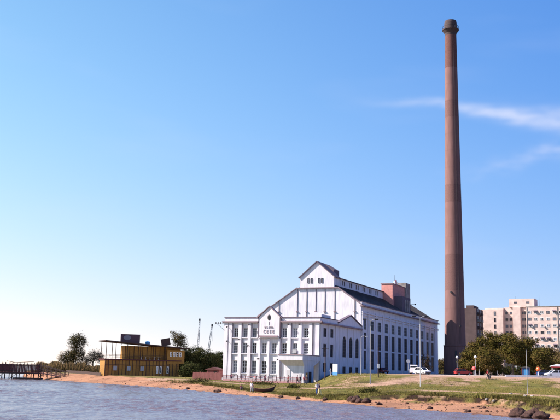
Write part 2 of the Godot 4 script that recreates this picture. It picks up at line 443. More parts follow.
# ------------------------------------------------------------------ people
func person_shape(pose: String) -> Dictionary:
	if cache.has("p" + pose): return cache["p" + pose]
	var B := []     # a, b, ra, rb, region: 0 skin 1 top 2 trousers 3 shoes 4 hair
	var hip := 0.93
	var lean := 0.0
	if pose == "sit": hip = 0.16
	var S := Vector3(0, hip - 0.93, 0)
	for s in [-1.0, 1.0]:
		var hp := Vector3(0.09 * s, hip, 0)
		var kn: Vector3; var an: Vector3
		if pose == "walk":
			kn = Vector3(0.10 * s, 0.50, 0.10 + 0.10 * s); an = Vector3(0.10 * s, 0.09, 0.24 * s)
		elif pose == "sit":
			kn = Vector3(0.13 * s, 0.50, 0.36); an = Vector3(0.12 * s, 0.08, 0.62)
		else:
			kn = Vector3(0.11 * s, 0.50, 0.02); an = Vector3(0.12 * s, 0.09, -0.02)
		B.append([hp, kn, 0.095, 0.065, 2]); B.append([kn, an, 0.064, 0.045, 2])
		B.append([an + Vector3(0, -0.045, -0.02), an + Vector3(0.02 * s, -0.055, 0.15), 0.042, 0.034, 3])
		var sh := Vector3(0.175 * s, 1.42, 0) + S
		var el: Vector3; var wr: Vector3
		if pose == "walk":
			el = Vector3(0.23 * s, 1.15, -0.08 * s) + S; wr = Vector3(0.22 * s, 0.92, 0.10 - 0.14 * s) + S
		elif pose == "sit":
			el = Vector3(0.22 * s, 1.14, 0.12) + S; wr = Vector3(0.13 * s, 1.10, 0.36) + S
		else:
			el = Vector3(0.25 * s, 1.14, -0.03) + S; wr = Vector3(0.22 * s, 0.92, 0.10) + S
		B.append([sh, el, 0.055, 0.044, 1]); B.append([el, wr, 0.042, 0.03, 0])
		var hd := (wr - el).normalized()
		B.append([wr, wr + hd * 0.09, 0.03, 0.036, 0]); B.append([wr + hd * 0.08, wr + hd * 0.16, 0.03, 0.02, 0])
		B.append([wr + hd * 0.04, wr + hd * 0.09 + Vector3(-0.04 * s, 0, 0.03), 0.018, 0.014, 0])
		B.append([Vector3(0.07 * s, hip + 0.02, 0), Vector3(0.08 * s, 1.12, 0) + S, 0.105, 0.10, 1 if s > 0 else 1])
		B.append([Vector3(0.08 * s, 1.12, 0) + S, Vector3(0.11 * s, 1.38, 0) + S, 0.10, 0.085, 1])
	B.append([Vector3(0, 1.44, 0) + S, Vector3(0, 1.56, 0.01) + S, 0.055, 0.05, 0])
	B.append([Vector3(0, 1.60, 0.03) + S, Vector3(0, 1.68, 0.01) + S, 0.075, 0.092, 0])
	B.append([Vector3(0, 1.635, 0.105) + S, Vector3(0, 1.615, 0.12) + S, 0.014, 0.018, 0])
	B.append([Vector3(0, 1.70, -0.02) + S, Vector3(0, 1.64, -0.05) + S, 0.098, 0.085, 4])
	var cell := 0.03
	var lo := Vector3(-0.42, -0.06, -0.42); var hi := Vector3(0.42, 1.86, 0.85 if pose == "sit" else 0.45)
	if pose == "sit": hi.y = 1.10
	var nx := int((hi.x - lo.x) / cell) + 2; var ny := int((hi.y - lo.y) / cell) + 2; var nz := int((hi.z - lo.z) / cell) + 2
	var f := PackedFloat32Array(); f.resize(nx * ny * nz); f.fill(1.0)
	for b in B:
		var a: Vector3 = b[0]; var e: Vector3 = b[1]
		var r: float = maxf(b[2], b[3]) + 0.1
		var mn := (a.min(e) - Vector3.ONE * r - lo) / cell; var mx := (a.max(e) + Vector3.ONE * r - lo) / cell
		var ae := e - a; var l2 := maxf(ae.length_squared(), 1e-6)
		for i in range(maxi(0, int(mn.x)), mini(nx, int(mx.x) + 1)):
			for j in range(maxi(0, int(mn.y)), mini(ny, int(mx.y) + 1)):
				for k in range(maxi(0, int(mn.z)), mini(nz, int(mx.z) + 1)):
					var p := lo + Vector3(i, j, k) * cell
					var t := clampf((p - a).dot(ae) / l2, 0.0, 1.0)
					var d: float = p.distance_to(a + ae * t) - lerpf(b[2], b[3], t)
					var id := (i * ny + j) * nz + k
					var q := f[id]
					var hh := clampf(0.5 + 0.5 * (q - d) / 0.03, 0.0, 1.0)
					f[id] = lerpf(q, d, hh) - 0.03 * hh * (1.0 - hh)
	var vid := PackedInt32Array(); vid.resize(nx * ny * nz); vid.fill(-1)
	var vs := PackedVector3Array(); var ns := PackedVector3Array(); var reg := PackedInt32Array(); var ix := PackedInt32Array()
	var st := [ny * nz, nz, 1]
	for i in nx - 1:
		for j in ny - 1:
			for k in nz - 1:
				var id := (i * ny + j) * nz + k
				var first := f[id] < 0.0
				var mixed := false
				for o in range(1, 8):
					if (f[id + (o & 1) * st[0] + ((o >> 1) & 1) * st[1] + (o >> 2)] < 0.0) != first: mixed = true; break
				if not mixed: continue
				var sum := Vector3.ZERO; var cnt := 0
				for o in 8:
					for ax in 3:
						if (o >> ax) & 1: continue
						var o2 := o | (1 << ax)
						var ca := Vector3(o & 1, (o >> 1) & 1, o >> 2); var cb := Vector3(o2 & 1, (o2 >> 1) & 1, o2 >> 2)
						var fa := f[id + int(ca.x) * st[0] + int(ca.y) * st[1] + int(ca.z)]; var fb := f[id + int(cb.x) * st[0] + int(cb.y) * st[1] + int(cb.z)]
						if (fa < 0.0) != (fb < 0.0):
							sum += ca.lerp(cb, fa / (fa - fb)); cnt += 1
				vid[id] = vs.size()
				var p := lo + (Vector3(i, j, k) + sum / cnt) * cell
				vs.append(p)
				ns.append(Vector3(f[id + st[0]] - f[id], f[id + st[1]] - f[id], f[id + 1] - f[id]).normalized())
				var best := 9.0; var br := 0
				for b in B:
					var ae: Vector3 = b[1] - b[0]
					var t := clampf((p - b[0]).dot(ae) / maxf(ae.length_squared(), 1e-6), 0.0, 1.0)
					var d: float = p.distance_to(b[0] + ae * t) - lerpf(b[2], b[3], t)
					if d < best: best = d; br = b[4]
				reg.append(br)
	for i in range(1, nx - 1):
		for j in range(1, ny - 1):
			for k in range(1, nz - 1):
				var id := (i * ny + j) * nz + k
				for ax in 3:
					var inside := f[id] < 0.0
					if inside == (f[id + st[ax]] < 0.0): continue
					var s1: int = st[(ax + 1) % 3]; var s2: int = st[(ax + 2) % 3]
					var q := [vid[id], vid[id - s1], vid[id - s1 - s2], vid[id - s2]]
					if q.min() < 0: continue
					if inside: ix.append_array([q[0], q[2], q[1], q[0], q[3], q[2]])
					else: ix.append_array([q[0], q[1], q[2], q[0], q[2], q[3]])
	cache["p" + pose] = {v = vs, n = ns, r = reg, i = ix}
	return cache["p" + pose]

func person(pose: String, at: Vector3, turn: float, tall: float, top: Color, legs: Color, hair: Color, label: String, group := ""):
	var s := person_shape(pose)
	var pal := [Color(0.42, 0.24, 0.17), top, legs, Color(0.05, 0.04, 0.04), hair]
	var b := MB.new()
	b.v = s.v; b.n = s.n; b.ix = s.i
	for r in s.r: b.c.append(pal[r])
	var o := single("person", b, M.skin, label, "person", at, turn, group)
	o.scale = Vector3.ONE * (tall / 1.79)
	return o

# ------------------------------------------------------------------ trees
func tree(called: String, label: String, group: String, at: Vector3, trunk_h: float, trunk_r: float, blobs: Array, clusters: int, per: int, leaf: float, cols: Array, droop := 0.0, spread := 0.75):
	# blobs = [offset, radii]; leaves gather in clumps through the crown's volume
	var o := thing(called, label, "tree", at, 0.0, group)
	var tb := MB.new()
	var topc := Vector3.ZERO
	for b in blobs: topc += b[0] / blobs.size()
	var pts := [Vector3(0, -0.4, 0)]; var rad := [trunk_r * 1.3]
	for k in range(1, 6):
		var f := k / 5.0
		pts.append(Vector3(topc.x * f * 0.5 + rng.randf_range(-0.12, 0.12), trunk_h * f, topc.z * f * 0.5 + rng.randf_range(-0.12, 0.12)))
		rad.append(trunk_r * (1.1 - 0.55 * f))
	tb.tube(pts, rad, 8)
	var fork: Vector3 = pts[-1]
	for b in blobs:
		for k in 3:
			var e: Vector3 = b[0] + Vector3(rng.randf_range(-0.5, 0.5) * b[1].x, rng.randf_range(-0.1, 0.6) * b[1].y, rng.randf_range(-0.5, 0.5) * b[1].z)
			var m := fork.lerp(e, 0.5) + Vector3(0, 0.15 * fork.distance_to(e) * rng.randf(), 0)
			tb.tube([pts[3 + k % 3], m, e], [trunk_r * 0.5, trunk_r * 0.3, trunk_r * 0.1], 5)
	part(o, "trunk", tb, M.bark)
	var lb := MB.new(); lb.use_col = true
	var vol := 0.0
	for b in blobs: vol += b[1].x * b[1].y * b[1].z
	for b in blobs:
		var n := int(clusters * b[1].x * b[1].y * b[1].z / vol)
		for q in n:
			var dir := Vector3(rng.randfn(), rng.randfn(), rng.randfn()).normalized()
			var rr := pow(rng.randf(), 0.33)
			var cc: Vector3 = b[0] + dir * rr * b[1]
			var base: Color = cols[rng.randi() % cols.size()].lerp(cols[rng.randi() % cols.size()], rng.randf())
			for l in per:
				var off := Vector3(rng.randfn(), rng.randfn() * (0.6 + droop * 1.6), rng.randfn()) * spread
				off.y -= droop * absf(rng.randfn()) * spread
				var p := cc + off
				# leaf blades turn their faces outwards and up
				var face: Vector3 = ((p - b[0]).normalized() * 0.5 + off.normalized() * 0.7 + Vector3(0, 0.35, 0) + Vector3(rng.randfn(), rng.randfn(), rng.randfn()) * 0.55).normalized()
				var ax := Vector3(rng.randfn(), rng.randfn() - droop * 2.5, rng.randfn())
				ax = (ax - face * ax.dot(face)).normalized()
				var sd: Vector3 = face.cross(ax)
				var L := leaf * rng.randf_range(0.7, 1.35)
				lb.col = base.lerp(cols[rng.randi() % cols.size()], rng.randf() * 0.4)
				lb.quad(p, p + ax * L * 0.5 + sd * L * 0.32, p + ax * L, p + ax * L * 0.5 - sd * L * 0.32)
	part(o, "crown", lb, M.leaf)
	return o

# ------------------------------------------------------------------ main
func _ready():
	rng.seed = 1928
	noise.seed = 11; noise.frequency = 0.02; noise.fractal_octaves = 3
	# camera
	var pitch := atan((HORIZON - 210.0) / FOCAL)
	var r := deg_to_rad(ROLL)
	var r0 := Vector3.RIGHT
	var u0 := Vector3(0, cos(pitch), sin(pitch))
	cam_f = Vector3(0, sin(pitch), -cos(pitch))
	cam_r = r0 * cos(r) + u0 * sin(r)
	cam_u = u0 * cos(r) - r0 * sin(r)
	var cam := Camera3D.new()
	cam.name = "camera"
	cam.fov = rad_to_deg(2.0 * atan(210.0 / FOCAL))
	cam.near = 0.5; cam.far = 9000.0
	add_child(cam)
	cam.transform = Transform3D(Basis(cam_r, cam_u, -cam_f), Vector3(0, EYE, 0))
	cam.current = true
	# sun: high on the left, a little behind the viewer
	var saz := deg_to_rad(-90.0)
	var sel := deg_to_rad(40.0)
	var sun_dir := Vector3(sin(saz) * cos(sel), sin(sel), -cos(saz) * cos(sel))
	var sun := DirectionalLight3D.new()
	sun.name = "sun"
	sun.light_color = Color(1.0, 0.95, 0.91)
	sun.light_energy = 1.6
	sun.light_angular_distance = 0.5
	sun.shadow_enabled = true
	sun.basis = Basis.looking_at(-sun_dir)
	add_child(sun)
	# sky
	var env := Environment.new()
	env.background_mode = Environment.BG_SKY
	env.sky = Sky.new()
	env.sky.sky_material = make_sky(sun_dir)
	env.background_energy_multiplier = 1.0
	env.tonemap_mode = Environment.TONE_MAPPER_LINEAR
	env.tonemap_exposure = 2.3
	env.sdfgi_enabled = true; env.ssao_enabled = true; env.ssil_enabled = true
	var we := WorldEnvironment.new()
	we.name = "environment"
	we.environment = env
	add_child(we)
	materials()
	# setting
	build_water()
	build_terrain()
	build_far_ground()
	# big structures
	build_power_station()
	build_chimney()
	build_restaurant()
	build_jetty()
	build_apartments()
	build_cranes()
	# vegetation
	build_trees()
	build_grass()
	# objects
	build_fences()
	build_lamps()
	build_vehicles()
	build_street_things()
	build_shore_things()
	build_people()

# ------------------------------------------------------------------ setting
func build_water():
	var rows := 620; var cols := 420
	var waves := []
	var wr := RandomNumberGenerator.new(); wr.seed = 5
	for k in 15:
		var lam := 0.5 * pow(5.0, k / 14.0)
		var a := deg_to_rad(wr.randf_range(-48, 48) + 264.0)
		waves.append([cos(a) * TAU / lam, sin(a) * TAU / lam, 0.0115 * lam * wr.randf_range(0.7, 1.3), wr.randf() * TAU])
	var b := MB.new()
	b.v.resize(rows * cols); b.n.resize(rows * cols); b.t.resize(rows * cols)
	var d := 40.0
	for i in rows:
		var ease_ := 1.0 - smoothstep(220.0, 420.0, d)
		for j in cols:
			var x := d * tan(deg_to_rad(lerpf(-24.0, 24.0, float(j) / (cols - 1))))
			var gust := 0.5 + 0.8 * clampf(0.5 + noise.get_noise_2d(x * 1.5, d * 1.2 + 500.0) * 1.8, 0.0, 1.0)
			var h := 0.0; var dx := 0.0; var dz := 0.0
			for w in waves:
				var ph: float = w[0] * x + w[1] * d + w[3] + 1.3 * noise.get_noise_2d(x * 2.0 + w[3] * 40.0, d * 2.0)
				var s := sin(ph); var c := cos(ph)
				h += w[2] * (s + 0.35 * (s * s - 0.5))
				var g: float = w[2] * c * (1.0 + 0.7 * s)
				dx += g * w[0]; dz -= g * w[1]
			var k := i * cols + j
			var e := ease_ * gust
			b.v[k] = Vector3(x, h * e, -d)
			b.n[k] = Vector3(-dx * e, 1.0, -dz * e).normalized()
			b.t[k] = Vector2(x / 3.0, d / 3.0)
		if i < 560: d *= 1.0036
		else: d *= 1.045
	b.ix.resize((rows - 1) * (cols - 1) * 6)
	var q := 0
	for i in rows - 1:
		for j in cols - 1:
			var k := i * cols + j
			for e in [k, k + cols, k + 1, k + 1, k + cols, k + cols + 1]:
				b.ix[q] = e; q += 1
	setting("river", b, M.water)
	var f := MB.new(); f.use_uv = true
	f.quad(Vector3(-5000, -2.2, 2000), Vector3(5000, -2.2, 2000), Vector3(5000, -2.2, -6000), Vector3(-5000, -2.2, -6000))
	setting("river_bed", f, mat(Color(0.10, 0.07, 0.05), 0.9))

var TRACKS := [
	[[292, 387.6], [340, 387.6], [365, 386.6], [390, 383.6], [412, 379.6], [434, 376.6]],
	[[410, 390.5], [450, 391.3], [490, 392.6], [525, 394.6], [575, 397.5]],
	[[150, 379.5], [210, 381.0], [250, 384.5]]]

var tracks := []

func ground_color(x: float, d: float) -> Color:
	height(x, d)
	var z := zone
	var col := 280.0 + 881.0 * x / d
	var n1 := noise.get_noise_2d(x * 6.0 + 90.0, d * 6.0)
	var n2 := noise.get_noise_2d(x * 20.0, d * 20.0 + 70.0)
	var n3 := noise.get_noise_2d(x * 1.6 - 300.0, d * 1.6)
	var sand := Color(0.53, 0.275, 0.165).lerp(Color(0.36, 0.185, 0.115), clampf(0.35 + n1 * 1.2 + n2 * 0.9, 0, 1))
	var wet := Color(0.20, 0.10, 0.07)
	var grass := Color(0.21, 0.19, 0.05).lerp(Color(0.31, 0.24, 0.09), clampf(0.5 + n1 * 1.6 + n3, 0, 1))
	grass = grass.lerp(Color(0.10, 0.10, 0.03), clampf(n2 * 1.2 + n3 * 0.6, 0, 1))
	var dirt := Color(0.60, 0.39, 0.28).lerp(Color(0.47, 0.29, 0.20), clampf(0.5 + n2, 0, 1))
	var soil := Color(0.045, 0.025, 0.02)
	var limit := 2.0
	if col < 245.0: limit = lerpf(2.95, 2.0, smoothstep(150.0, 245.0, col))
	if col > 500.0: limit = lerpf(2.0, 1.55, smoothstep(505.0, 530.0, col))
	var c := grass
	var e := z + n1 * 0.45 + n2 * 0.25
	if e < limit: c = sand
	elif z < 3.05 and col > 372.0 and z > 2.0: c = soil.lerp(grass, clampf(n2 * 2.0 + 0.15, 0, 1))
	elif e < limit + 0.25: c = sand.lerp(grass, (e - limit) * 4.0)
	if z > 2.6 and z < 5.3 and n1 - n3 * 0.6 + n2 * 0.5 > 0.30: c = c.lerp(dirt, 0.75)      # bare worn patches in the meadow
	if z > 2.6 and z < 5.6 and noise.get_noise_2d(x * 4.0 + 777.0, d * 11.0) > 0.24: c = c.lerp(Color(0.085, 0.06, 0.03), 0.7)
	if z < 1.06: c = wet
	# bare earth on the crest road and on worn patches of the slope
	if col > 385.0 and z > 5.72 + n1 * 0.5 + 1.6 * (1.0 - smoothstep(385.0, 440.0, col)): c = dirt
	if col > 430.0 and z > 6.5: c = Color(0.62, 0.50, 0.42) * (1.0 + 0.15 * n2)
	if z > 5.2 and z < 7.0 and n3 + n1 * 0.8 > 0.30 and col > 340.0: c = c.lerp(dirt, 0.7)
	var p := Vector2(x, d)
	for t in tracks:
		for i in t.size() - 1:
			var q := Geometry2D.get_closest_point_to_segment(p, t[i], t[i + 1])
			var off := p.distance_to(q) + n1 * 2.2 + n2 * 1.4
			if off < 2.3: c = c.lerp(dirt, clampf((2.3 - off) * 0.8, 0.0, 0.92))
	return c

func build_terrain():
	tracks = []
	for t in TRACKS:
		var q := []
		for p in t:
			var g := on_ground(p[0], p[1])
			q.append(Vector2(g.x, -g.z))
		tracks.append(q)
	var step := 0.42
	var x0 := -88.0; var d0 := 66.0
	var nx := int(190.0 / step); var nd := int(236.0 / step)
	var b := MB.new()
	b.v.resize(nx * nd); b.n.resize(nx * nd); b.c.resize(nx * nd)
	for i in nd:
		var d := d0 + i * step
		for j in nx:
			var x := x0 + j * step
			var k := i * nx + j
			b.v[k] = Vector3(x, height(x, d), -d)
			b.c[k] = ground_color(x, d) if zone > 0.9 else Color(0.2, 0.11, 0.07)
	for i in nd:
		for j in nx:
			var k := i * nx + j
			var hx := b.v[i * nx + mini(j + 1, nx - 1)] - b.v[i * nx + maxi(j - 1, 0)]
			var hd := b.v[mini(i + 1, nd - 1) * nx + j] - b.v[maxi(i - 1, 0) * nx + j]
			b.n[k] = hx.cross(hd).normalized()
	for i in nd - 1:
		for j in nx - 1:
			var k := i * nx + j
			if maxf(maxf(b.v[k].y, b.v[k + 1].y), maxf(b.v[k + nx].y, b.v[k + nx + 1].y)) < -1.4: continue
			b.ix.append_array([k, k + nx, k + 1, k + 1, k + nx, k + nx + 1])
	setting("ground", b, M.ground)

func build_far_ground():
	var b := MB.new(); b.use_col = true; b.col = Color(0.13, 0.12, 0.05)
	var a := at_depth(40, 371, 300.0)
	var e := at_depth(40, 371, 5000.0)
	b.quad(Vector3(a.x, 1.95, -298), Vector3(1200, 1.95, -298), Vector3(4200, 1.95, -5000), Vector3(e.x, 1.95, -5000))
	b.quad(Vector3(95, 1.95, -60), Vector3(1200, 1.95, -60), Vector3(1200, 1.95, -298), Vector3(95, 1.95, -298))
	setting("distant_land", b, M.ground)

# ------------------------------------------------------------------ the power station
func build_power_station():
	var origin := at_depth(319.6, 374.0, 190.0); origin.y = 0.0
	var o := thing("power_station", "long white power station with stepped gables and rows of tall windows", "building", origin, deg_to_rad(SITE_TURN))
	var F := Transform3D(Basis.IDENTITY, Vector3.ZERO)                                   # front, faces +z
	var S := Transform3D(Basis(Vector3(0, 0, -1), Vector3.UP, Vector3.RIGHT), Vector3.ZERO)   # long side, faces +x, wall x = distance along the side
	var W := 23.4
	# --- front block
	var wx := [-20.5, -18.15, -15.8, -13.35, -10.95, -8.5, -5.9, -3.35]
	var tiers := [[3.05, 5.85], [7.45, 9.8], [11.0, 13.15]]
	var holes := []
	for i in wx.size():
		for j in 3:
			if (i == 3 or i == 4) and j == 2: continue
			if i > 4 and j == 0: continue
			holes.append([wx[i] - 0.62, wx[i] + 0.62, tiers[j][0], tiers[j][1]])
	wall(o, "front_wall", M.plaster, F, -W, 0.0, 0.3, 15.4, holes)
	for h in holes:
		window(o, Vector3((h[0] + h[1]) / 2, (h[2] + h[3]) / 2, -0.28), 0.0, 1.22, h[3] - h[2] - 0.02, 2, 4, M.frame, 0.10)
		var sl := MB.new(); sl.box(Vector3.ZERO, Vector3(1.55, 0.14, 0.30))
		part(o, "window_sill", sl, M.plaster, Vector3((h[0] + h[1]) / 2, h[2] - 0.08, 0.12))
	# pilasters between the bays
	for x in [-22.9, -21.75, -19.32, -16.97, -7.2, -4.62, -2.1, -0.55]:
		var p := MB.new(); p.box(Vector3(0, 7.5, 0.12), Vector3(0.75 if x != -22.9 and x != -0.55 else 0.95, 13.9, 0.36))
		part(o, "pilaster", p, M.plaster, Vector3(x, 0, 0))
	var pl := MB.new()
	pl.span(Vector3(-W - 0.05, 0.2, -0.02), Vector3(-5.3, 2.0, 0.42))
	part(o, "plinth", pl, M.plaster)
	# thin dark tubes: shadow lines of the pilasters put into shape and colour
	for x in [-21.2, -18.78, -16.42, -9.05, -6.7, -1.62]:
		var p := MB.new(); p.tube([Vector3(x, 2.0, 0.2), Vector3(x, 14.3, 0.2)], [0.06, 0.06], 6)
		part(o, "pipe_or_shade_strip", p, M.trim_dark)
	# centre bay with its own little gable
	var cb := MB.new()
	cb.prism([[-14.55, 10.85], [-9.45, 10.85], [-9.45, 15.55], [-12.0, 17.75], [-14.55, 15.55]], -0.3, 0.5)
	part(o, "centre_gable", cb, M.plaster)
	for x in [-14.4, -12.15, -9.6]:
		var p := MB.new(); p.box(Vector3(x, 6.2, 0.12), Vector3(0.42, 9.2, 0.5))
		part(o, "pilaster", p, M.plaster)
	for s in [-1.0, 1.0]:
		var p := MB.new()
		p.bar(Vector3(-12.0 - s * 0.03, 17.98, 0.18), Vector3(-12.0 + s * 3.05, 15.34, 0.18), 1.1, 0.15)
		part(o, "gable_coping", p, M.trim)
		var e := MB.new(); e.span(Vector3(-12.0 + s * 2.62 - 0.09, 10.9, -0.1), Vector3(-12.0 + s * 2.62 + 0.09, 15.3, 0.55))
		part(o, "gable_edge", e, M.trim_dark)
	var lg := MB.new(); lg.span(Vector3(-14.35, 11.1, 0.3), Vector3(-9.75, 11.42, 0.85))
	part(o, "ledge", lg, M.trim)
	# oval window with a stem below it
	var ov := MB.new(); var ovp := []
	for k in 24: ovp.append([0.42 * cos(TAU * k / 24), 0.66 * sin(TAU * k / 24)])
	ov.prism(ovp, 0.0, 0.06)
	part(o, "oval_frame", ov, M.frame_dark, Vector3(-12.05, 15.4, 0.47))
	var ov2 := MB.new(); var ovp2 := []
	for k in 24: ovp2.append([0.28 * cos(TAU * k / 24), 0.5 * sin(TAU * k / 24)])
	ov2.prism(ovp2, 0.0, 0.04)
	part(o, "oval_pane", ov2, M.glass, Vector3(-12.05, 15.4, 0.53))
	var stem := MB.new(); stem.box(Vector3(-12.05, 14.1, 0.52), Vector3(0.12, 0.8, 0.06))
	part(o, "ornament", stem, M.trim)
	for e in [["USINA", 0.42, 13.2, 0.46], ["CEEE", 0.74, 12.3, 0.72]]:
		var word: String = e[0]
		for q in word.length():
			var tm := TextMesh.new()
			var fo := SystemFont.new(); fo.font_names = PackedStringArray(["Droid Sans"])
			tm.font = fo; tm.text = word[q]; tm.font_size = 64; tm.pixel_size = e[1] / 46.0; tm.depth = 0.08
			tm.horizontal_alignment = HORIZONTAL_ALIGNMENT_CENTER; tm.vertical_alignment = VERTICAL_ALIGNMENT_CENTER
			part(o, "letter", tm, M.trim, Vector3(-12.05 + (q - (word.length() - 1) * 0.5) * e[3], e[2], 0.535))
	# cornice and parapet coping, in two lengths either side of the gable, then round the corner
	for e in [[-W - 0.45, -14.75], [-9.25, 0.62]]:
		var p := MB.new(); p.span(Vector3(e[0], 14.35, -0.1), Vector3(e[1], 14.62, 0.62)); part(o, "cornice", p, M.trim)
		var q := MB.new(); q.span(Vector3(e[0] + 0.35, 15.4, -0.5), Vector3(e[1] - 0.4, 15.55, 0.14)); part(o, "parapet_coping", q, M.trim_dark)
		var s := MB.new(); s.span(Vector3(e[0] + 0.2, 14.18, -0.05), Vector3(e[1] - 0.25, 14.35, 0.40)); part(o, "cornice_mould", s, M.plaster)
	# --- annex side
	var sh := []; var arch := []
	for z in [2.95, 7.3]:
		for t in [[3.7, 5.7], [7.0, 9.8], [11.3, 13.25]]: sh.append([z - 0.95, z + 0.95, t[0], t[1]])
	for z in [15.6, 20.2, 24.8]:
		sh.append([z - 1.2, z + 1.2, 7.15, 12.0]); arch.append([z - 1.2, z + 1.2, 7.15, 12.0])
		sh.append([z - 1.1, z + 1.1, 3.5, 5.05])
	wall(o, "side_wall", M.plaster, S, 0.0, 27.9, 0.3, 14.1, sh, 0.45, arch)
	for h in sh:
		var tall: bool = h[3] - h[2] > 4.0
		window(o, Vector3(-0.14, (h[2] + h[3]) / 2, -(h[0] + h[1]) / 2), PI / 2, h[1] - h[0] - 0.02, h[3] - h[2] - 0.02, 2 if not tall else 3, 3 if not tall else 7, M.frame_dark, 0.07)
	for z in [0.5, 5.1, 9.7, 12.6, 17.9, 22.5, 27.4]:
		var p := MB.new(); p.box(Vector3(0.02, 7.1, -z), Vector3(0.3, 13.6, 0.7))
		part(o, "pilaster", p, M.plaster)
	var ac := MB.new(); ac.span(Vector3(-0.1, 14.08, -27.5), Vector3(0.6, 14.4, 0.0)); part(o, "cornice", ac, M.trim)
	var ap := MB.new(); ap.span(Vector3(-0.5, 14.4, -11.0), Vector3(0.02, 15.38, -0.5)); part(o, "parapet", ap, M.plaster)
	var apc := MB.new(); apc.span(Vector3(-0.5, 15.39, -11.0), Vector3(0.15, 15.54, -0.2)); part(o, "parapet_coping", apc, M.trim_dark)
	var pedi := MB.new(); pedi.prism([[11.2, 14.4], [27.6, 14.4], [27.6, 14.9], [19.6, 17.0], [11.2, 14.9]], -0.45, 0.12)
	var po := part(o, "pediment", pedi, M.plaster); po.transform = S
	for e in [[11.0, 14.95, 19.6, 17.15], [28.0, 14.95, 19.6, 17.15]]:
		var p := MB.new(); p.bar(Vector3(e[0], e[1], -0.1), Vector3(e[2], e[3], -0.1), 0.9, 0.24)
		var pc := part(o, "pediment_coping", p, M.trim_dark); pc.transform = S
	var rb := MB.new(); rb.prism([[-2.6, 14.6], [-0.9, 14.6], [-0.9, 16.3], [-2.6, 16.8]], -8.0, -2.2)
	part(o, "roof_hatch", rb, M.plaster, Vector3(0.3, 0, 0))
	var ar := MB.new(); ar.span(Vector3(-23.0, 14.2, -27.5), Vector3(-0.45, 14.5, -0.46)); part(o, "flat_roof", ar, M.roof)
	var lw := MB.new(); lw.span(Vector3(-23.4, 0.3, -27.5), Vector3(-22.95, 15.38, -0.46)); part(o, "rear_side_wall", lw, M.plaster)
	# --- hall: gable end above the front block
	var gz := -27.6
	var gw := MB.new()
	gw.prism([[-28.0, 0.5], [0.0, 0.5], [0.0, 20.55], [-6.3, 24.7], [-17.3, 24.7], [-28.0, 17.75]], gz - 0.5, gz)
	part(o, "gable_wall", gw, M.plaster)
	for e in [[-28.3, 17.62, -17.2, 24.83], [0.35, 20.4, -6.2, 24.83]]:
		var p := MB.new(); p.bar(Vector3(e[0], e[1], gz - 0.1), Vector3(e[2], e[3], gz - 0.1), 0.9, 0.16)
		part(o, "gable_coping", p, M.trim)
	for x in [-22.2, -17.1, -14.5, -12.0, -9.55, -6.9, -1.6]:
		var top: float = minf(24.5, minf(20.5 + (-x) * 0.66, 24.7 - (-17.3 - x) * 0.65)) - 0.1
		var p := MB.new(); p.span(Vector3(x - 0.08, 14.0, gz - 0.1), Vector3(x + 0.08, top, gz + 0.12))
		part(o, "rib", p, M.trim_dark)
		var q := MB.new(); q.span(Vector3(x - 0.26, 18.6, gz - 0.1), Vector3(x + 0.26, 18.85, gz + 0.3))
		part(o, "bracket", q, M.trim)
	var hb := MB.new(); hb.span(Vector3(-17.35, 24.6, gz - 0.3), Vector3(-6.25, 24.82, gz + 0.45)); part(o, "ledge", hb, M.trim)
	# gabled head of the roof monitor
	var hd := MB.new(); hd.prism([[-16.4, 24.83], [-7.1, 24.83], [-7.1, 27.55], [-11.8, 31.35], [-16.4, 27.55]], gz - 4.2, gz + 0.2)
	part(o, "monitor_head", hd, M.plaster)
	for e in [[-16.75, 27.3, -11.77, 31.5], [-6.75, 27.3, -11.83, 31.5]]:
		var p := MB.new(); p.bar(Vector3(e[0], e[1], gz - 1.9), Vector3(e[2], e[3], gz - 1.9), 4.9, 0.2)
		part(o, "monitor_coping", p, M.trim_dark)
	for x in [-14.08, -13.2, -11.15, -10.33]:
		window(o, Vector3(x, 26.55, gz + 0.24), 0.0, 0.55, 1.25, 1, 2, M.frame_dark, 0.05)
	var rv := MB.new(); rv.prism([[-13.2, 27.5], [-8.9, 27.5], [-8.9, 29.9], [-11.6, 31.5], [-13.2, 31.0]], -36.0, -31.95)
	part(o, "ridge_vent", rv, M.trim_dark)
	# --- hall: long side
	var hh := []
	for k in 12:
		var z := 29.9 + 6.25 * k
		if z > 104.0: continue
		for t in [[4.6, 9.2], [9.55, 13.65], [14.3, 16.8]]: hh.append([z - 1.45, z + 1.45, t[0], t[1]])
	var Hs := Transform3D(S.basis, Vector3(0.12, 0, 0))
	wall(o, "hall_wall", M.plaster, Hs, 27.9, 106.0, 1.0, 20.1, hh, 0.5)
	for h in hh:
		var small: bool = h[3] - h[2] < 3.0
		window(o, Vector3(0.0, (h[2] + h[3]) / 2, -(h[0] + h[1]) / 2), PI / 2, 2.88, h[3] - h[2] - 0.02, 3, 3 if small else 5, M.frame_dark if not small else M.grey_metal, 0.07)
	for k in 13:
		var z := minf(28.3 + 6.25 * k, 105.6) if k > 0 else 28.3
		if k > 0: z = minf(29.9 + 6.25 * k - 3.125, 105.4)
		var p := MB.new(); p.box(Vector3(0.16, 9.6, -z), Vector3(0.4, 18.4, 1.2))
		part(o, "pilaster", p, M.plaster)
	for e in [[17.75, 0.12], [18.3, 0.2]]:
		var p := MB.new(); p.span(Vector3(0.0, e[0], -105.97), Vector3(0.3 + e[1], e[0] + 0.22, -27.7)); part(o, "string_course", p, M.plaster)
	var hc := MB.new(); hc.span(Vector3(-0.3, 19.95, -106.4), Vector3(0.85, 20.25, -27.55)); part(o, "cornice", hc, M.trim)
	var hp := MB.new(); hp.span(Vector3(-0.35, 20.25, -106.15), Vector3(0.2, 21.1, -27.62)); part(o, "parapet", hp, M.plaster)
	var hq := MB.new(); hq.span(Vector3(-0.4, 21.1, -106.25), Vector3(0.38, 21.26, -27.58)); part(o, "parapet_coping", hq, M.trim_dark)
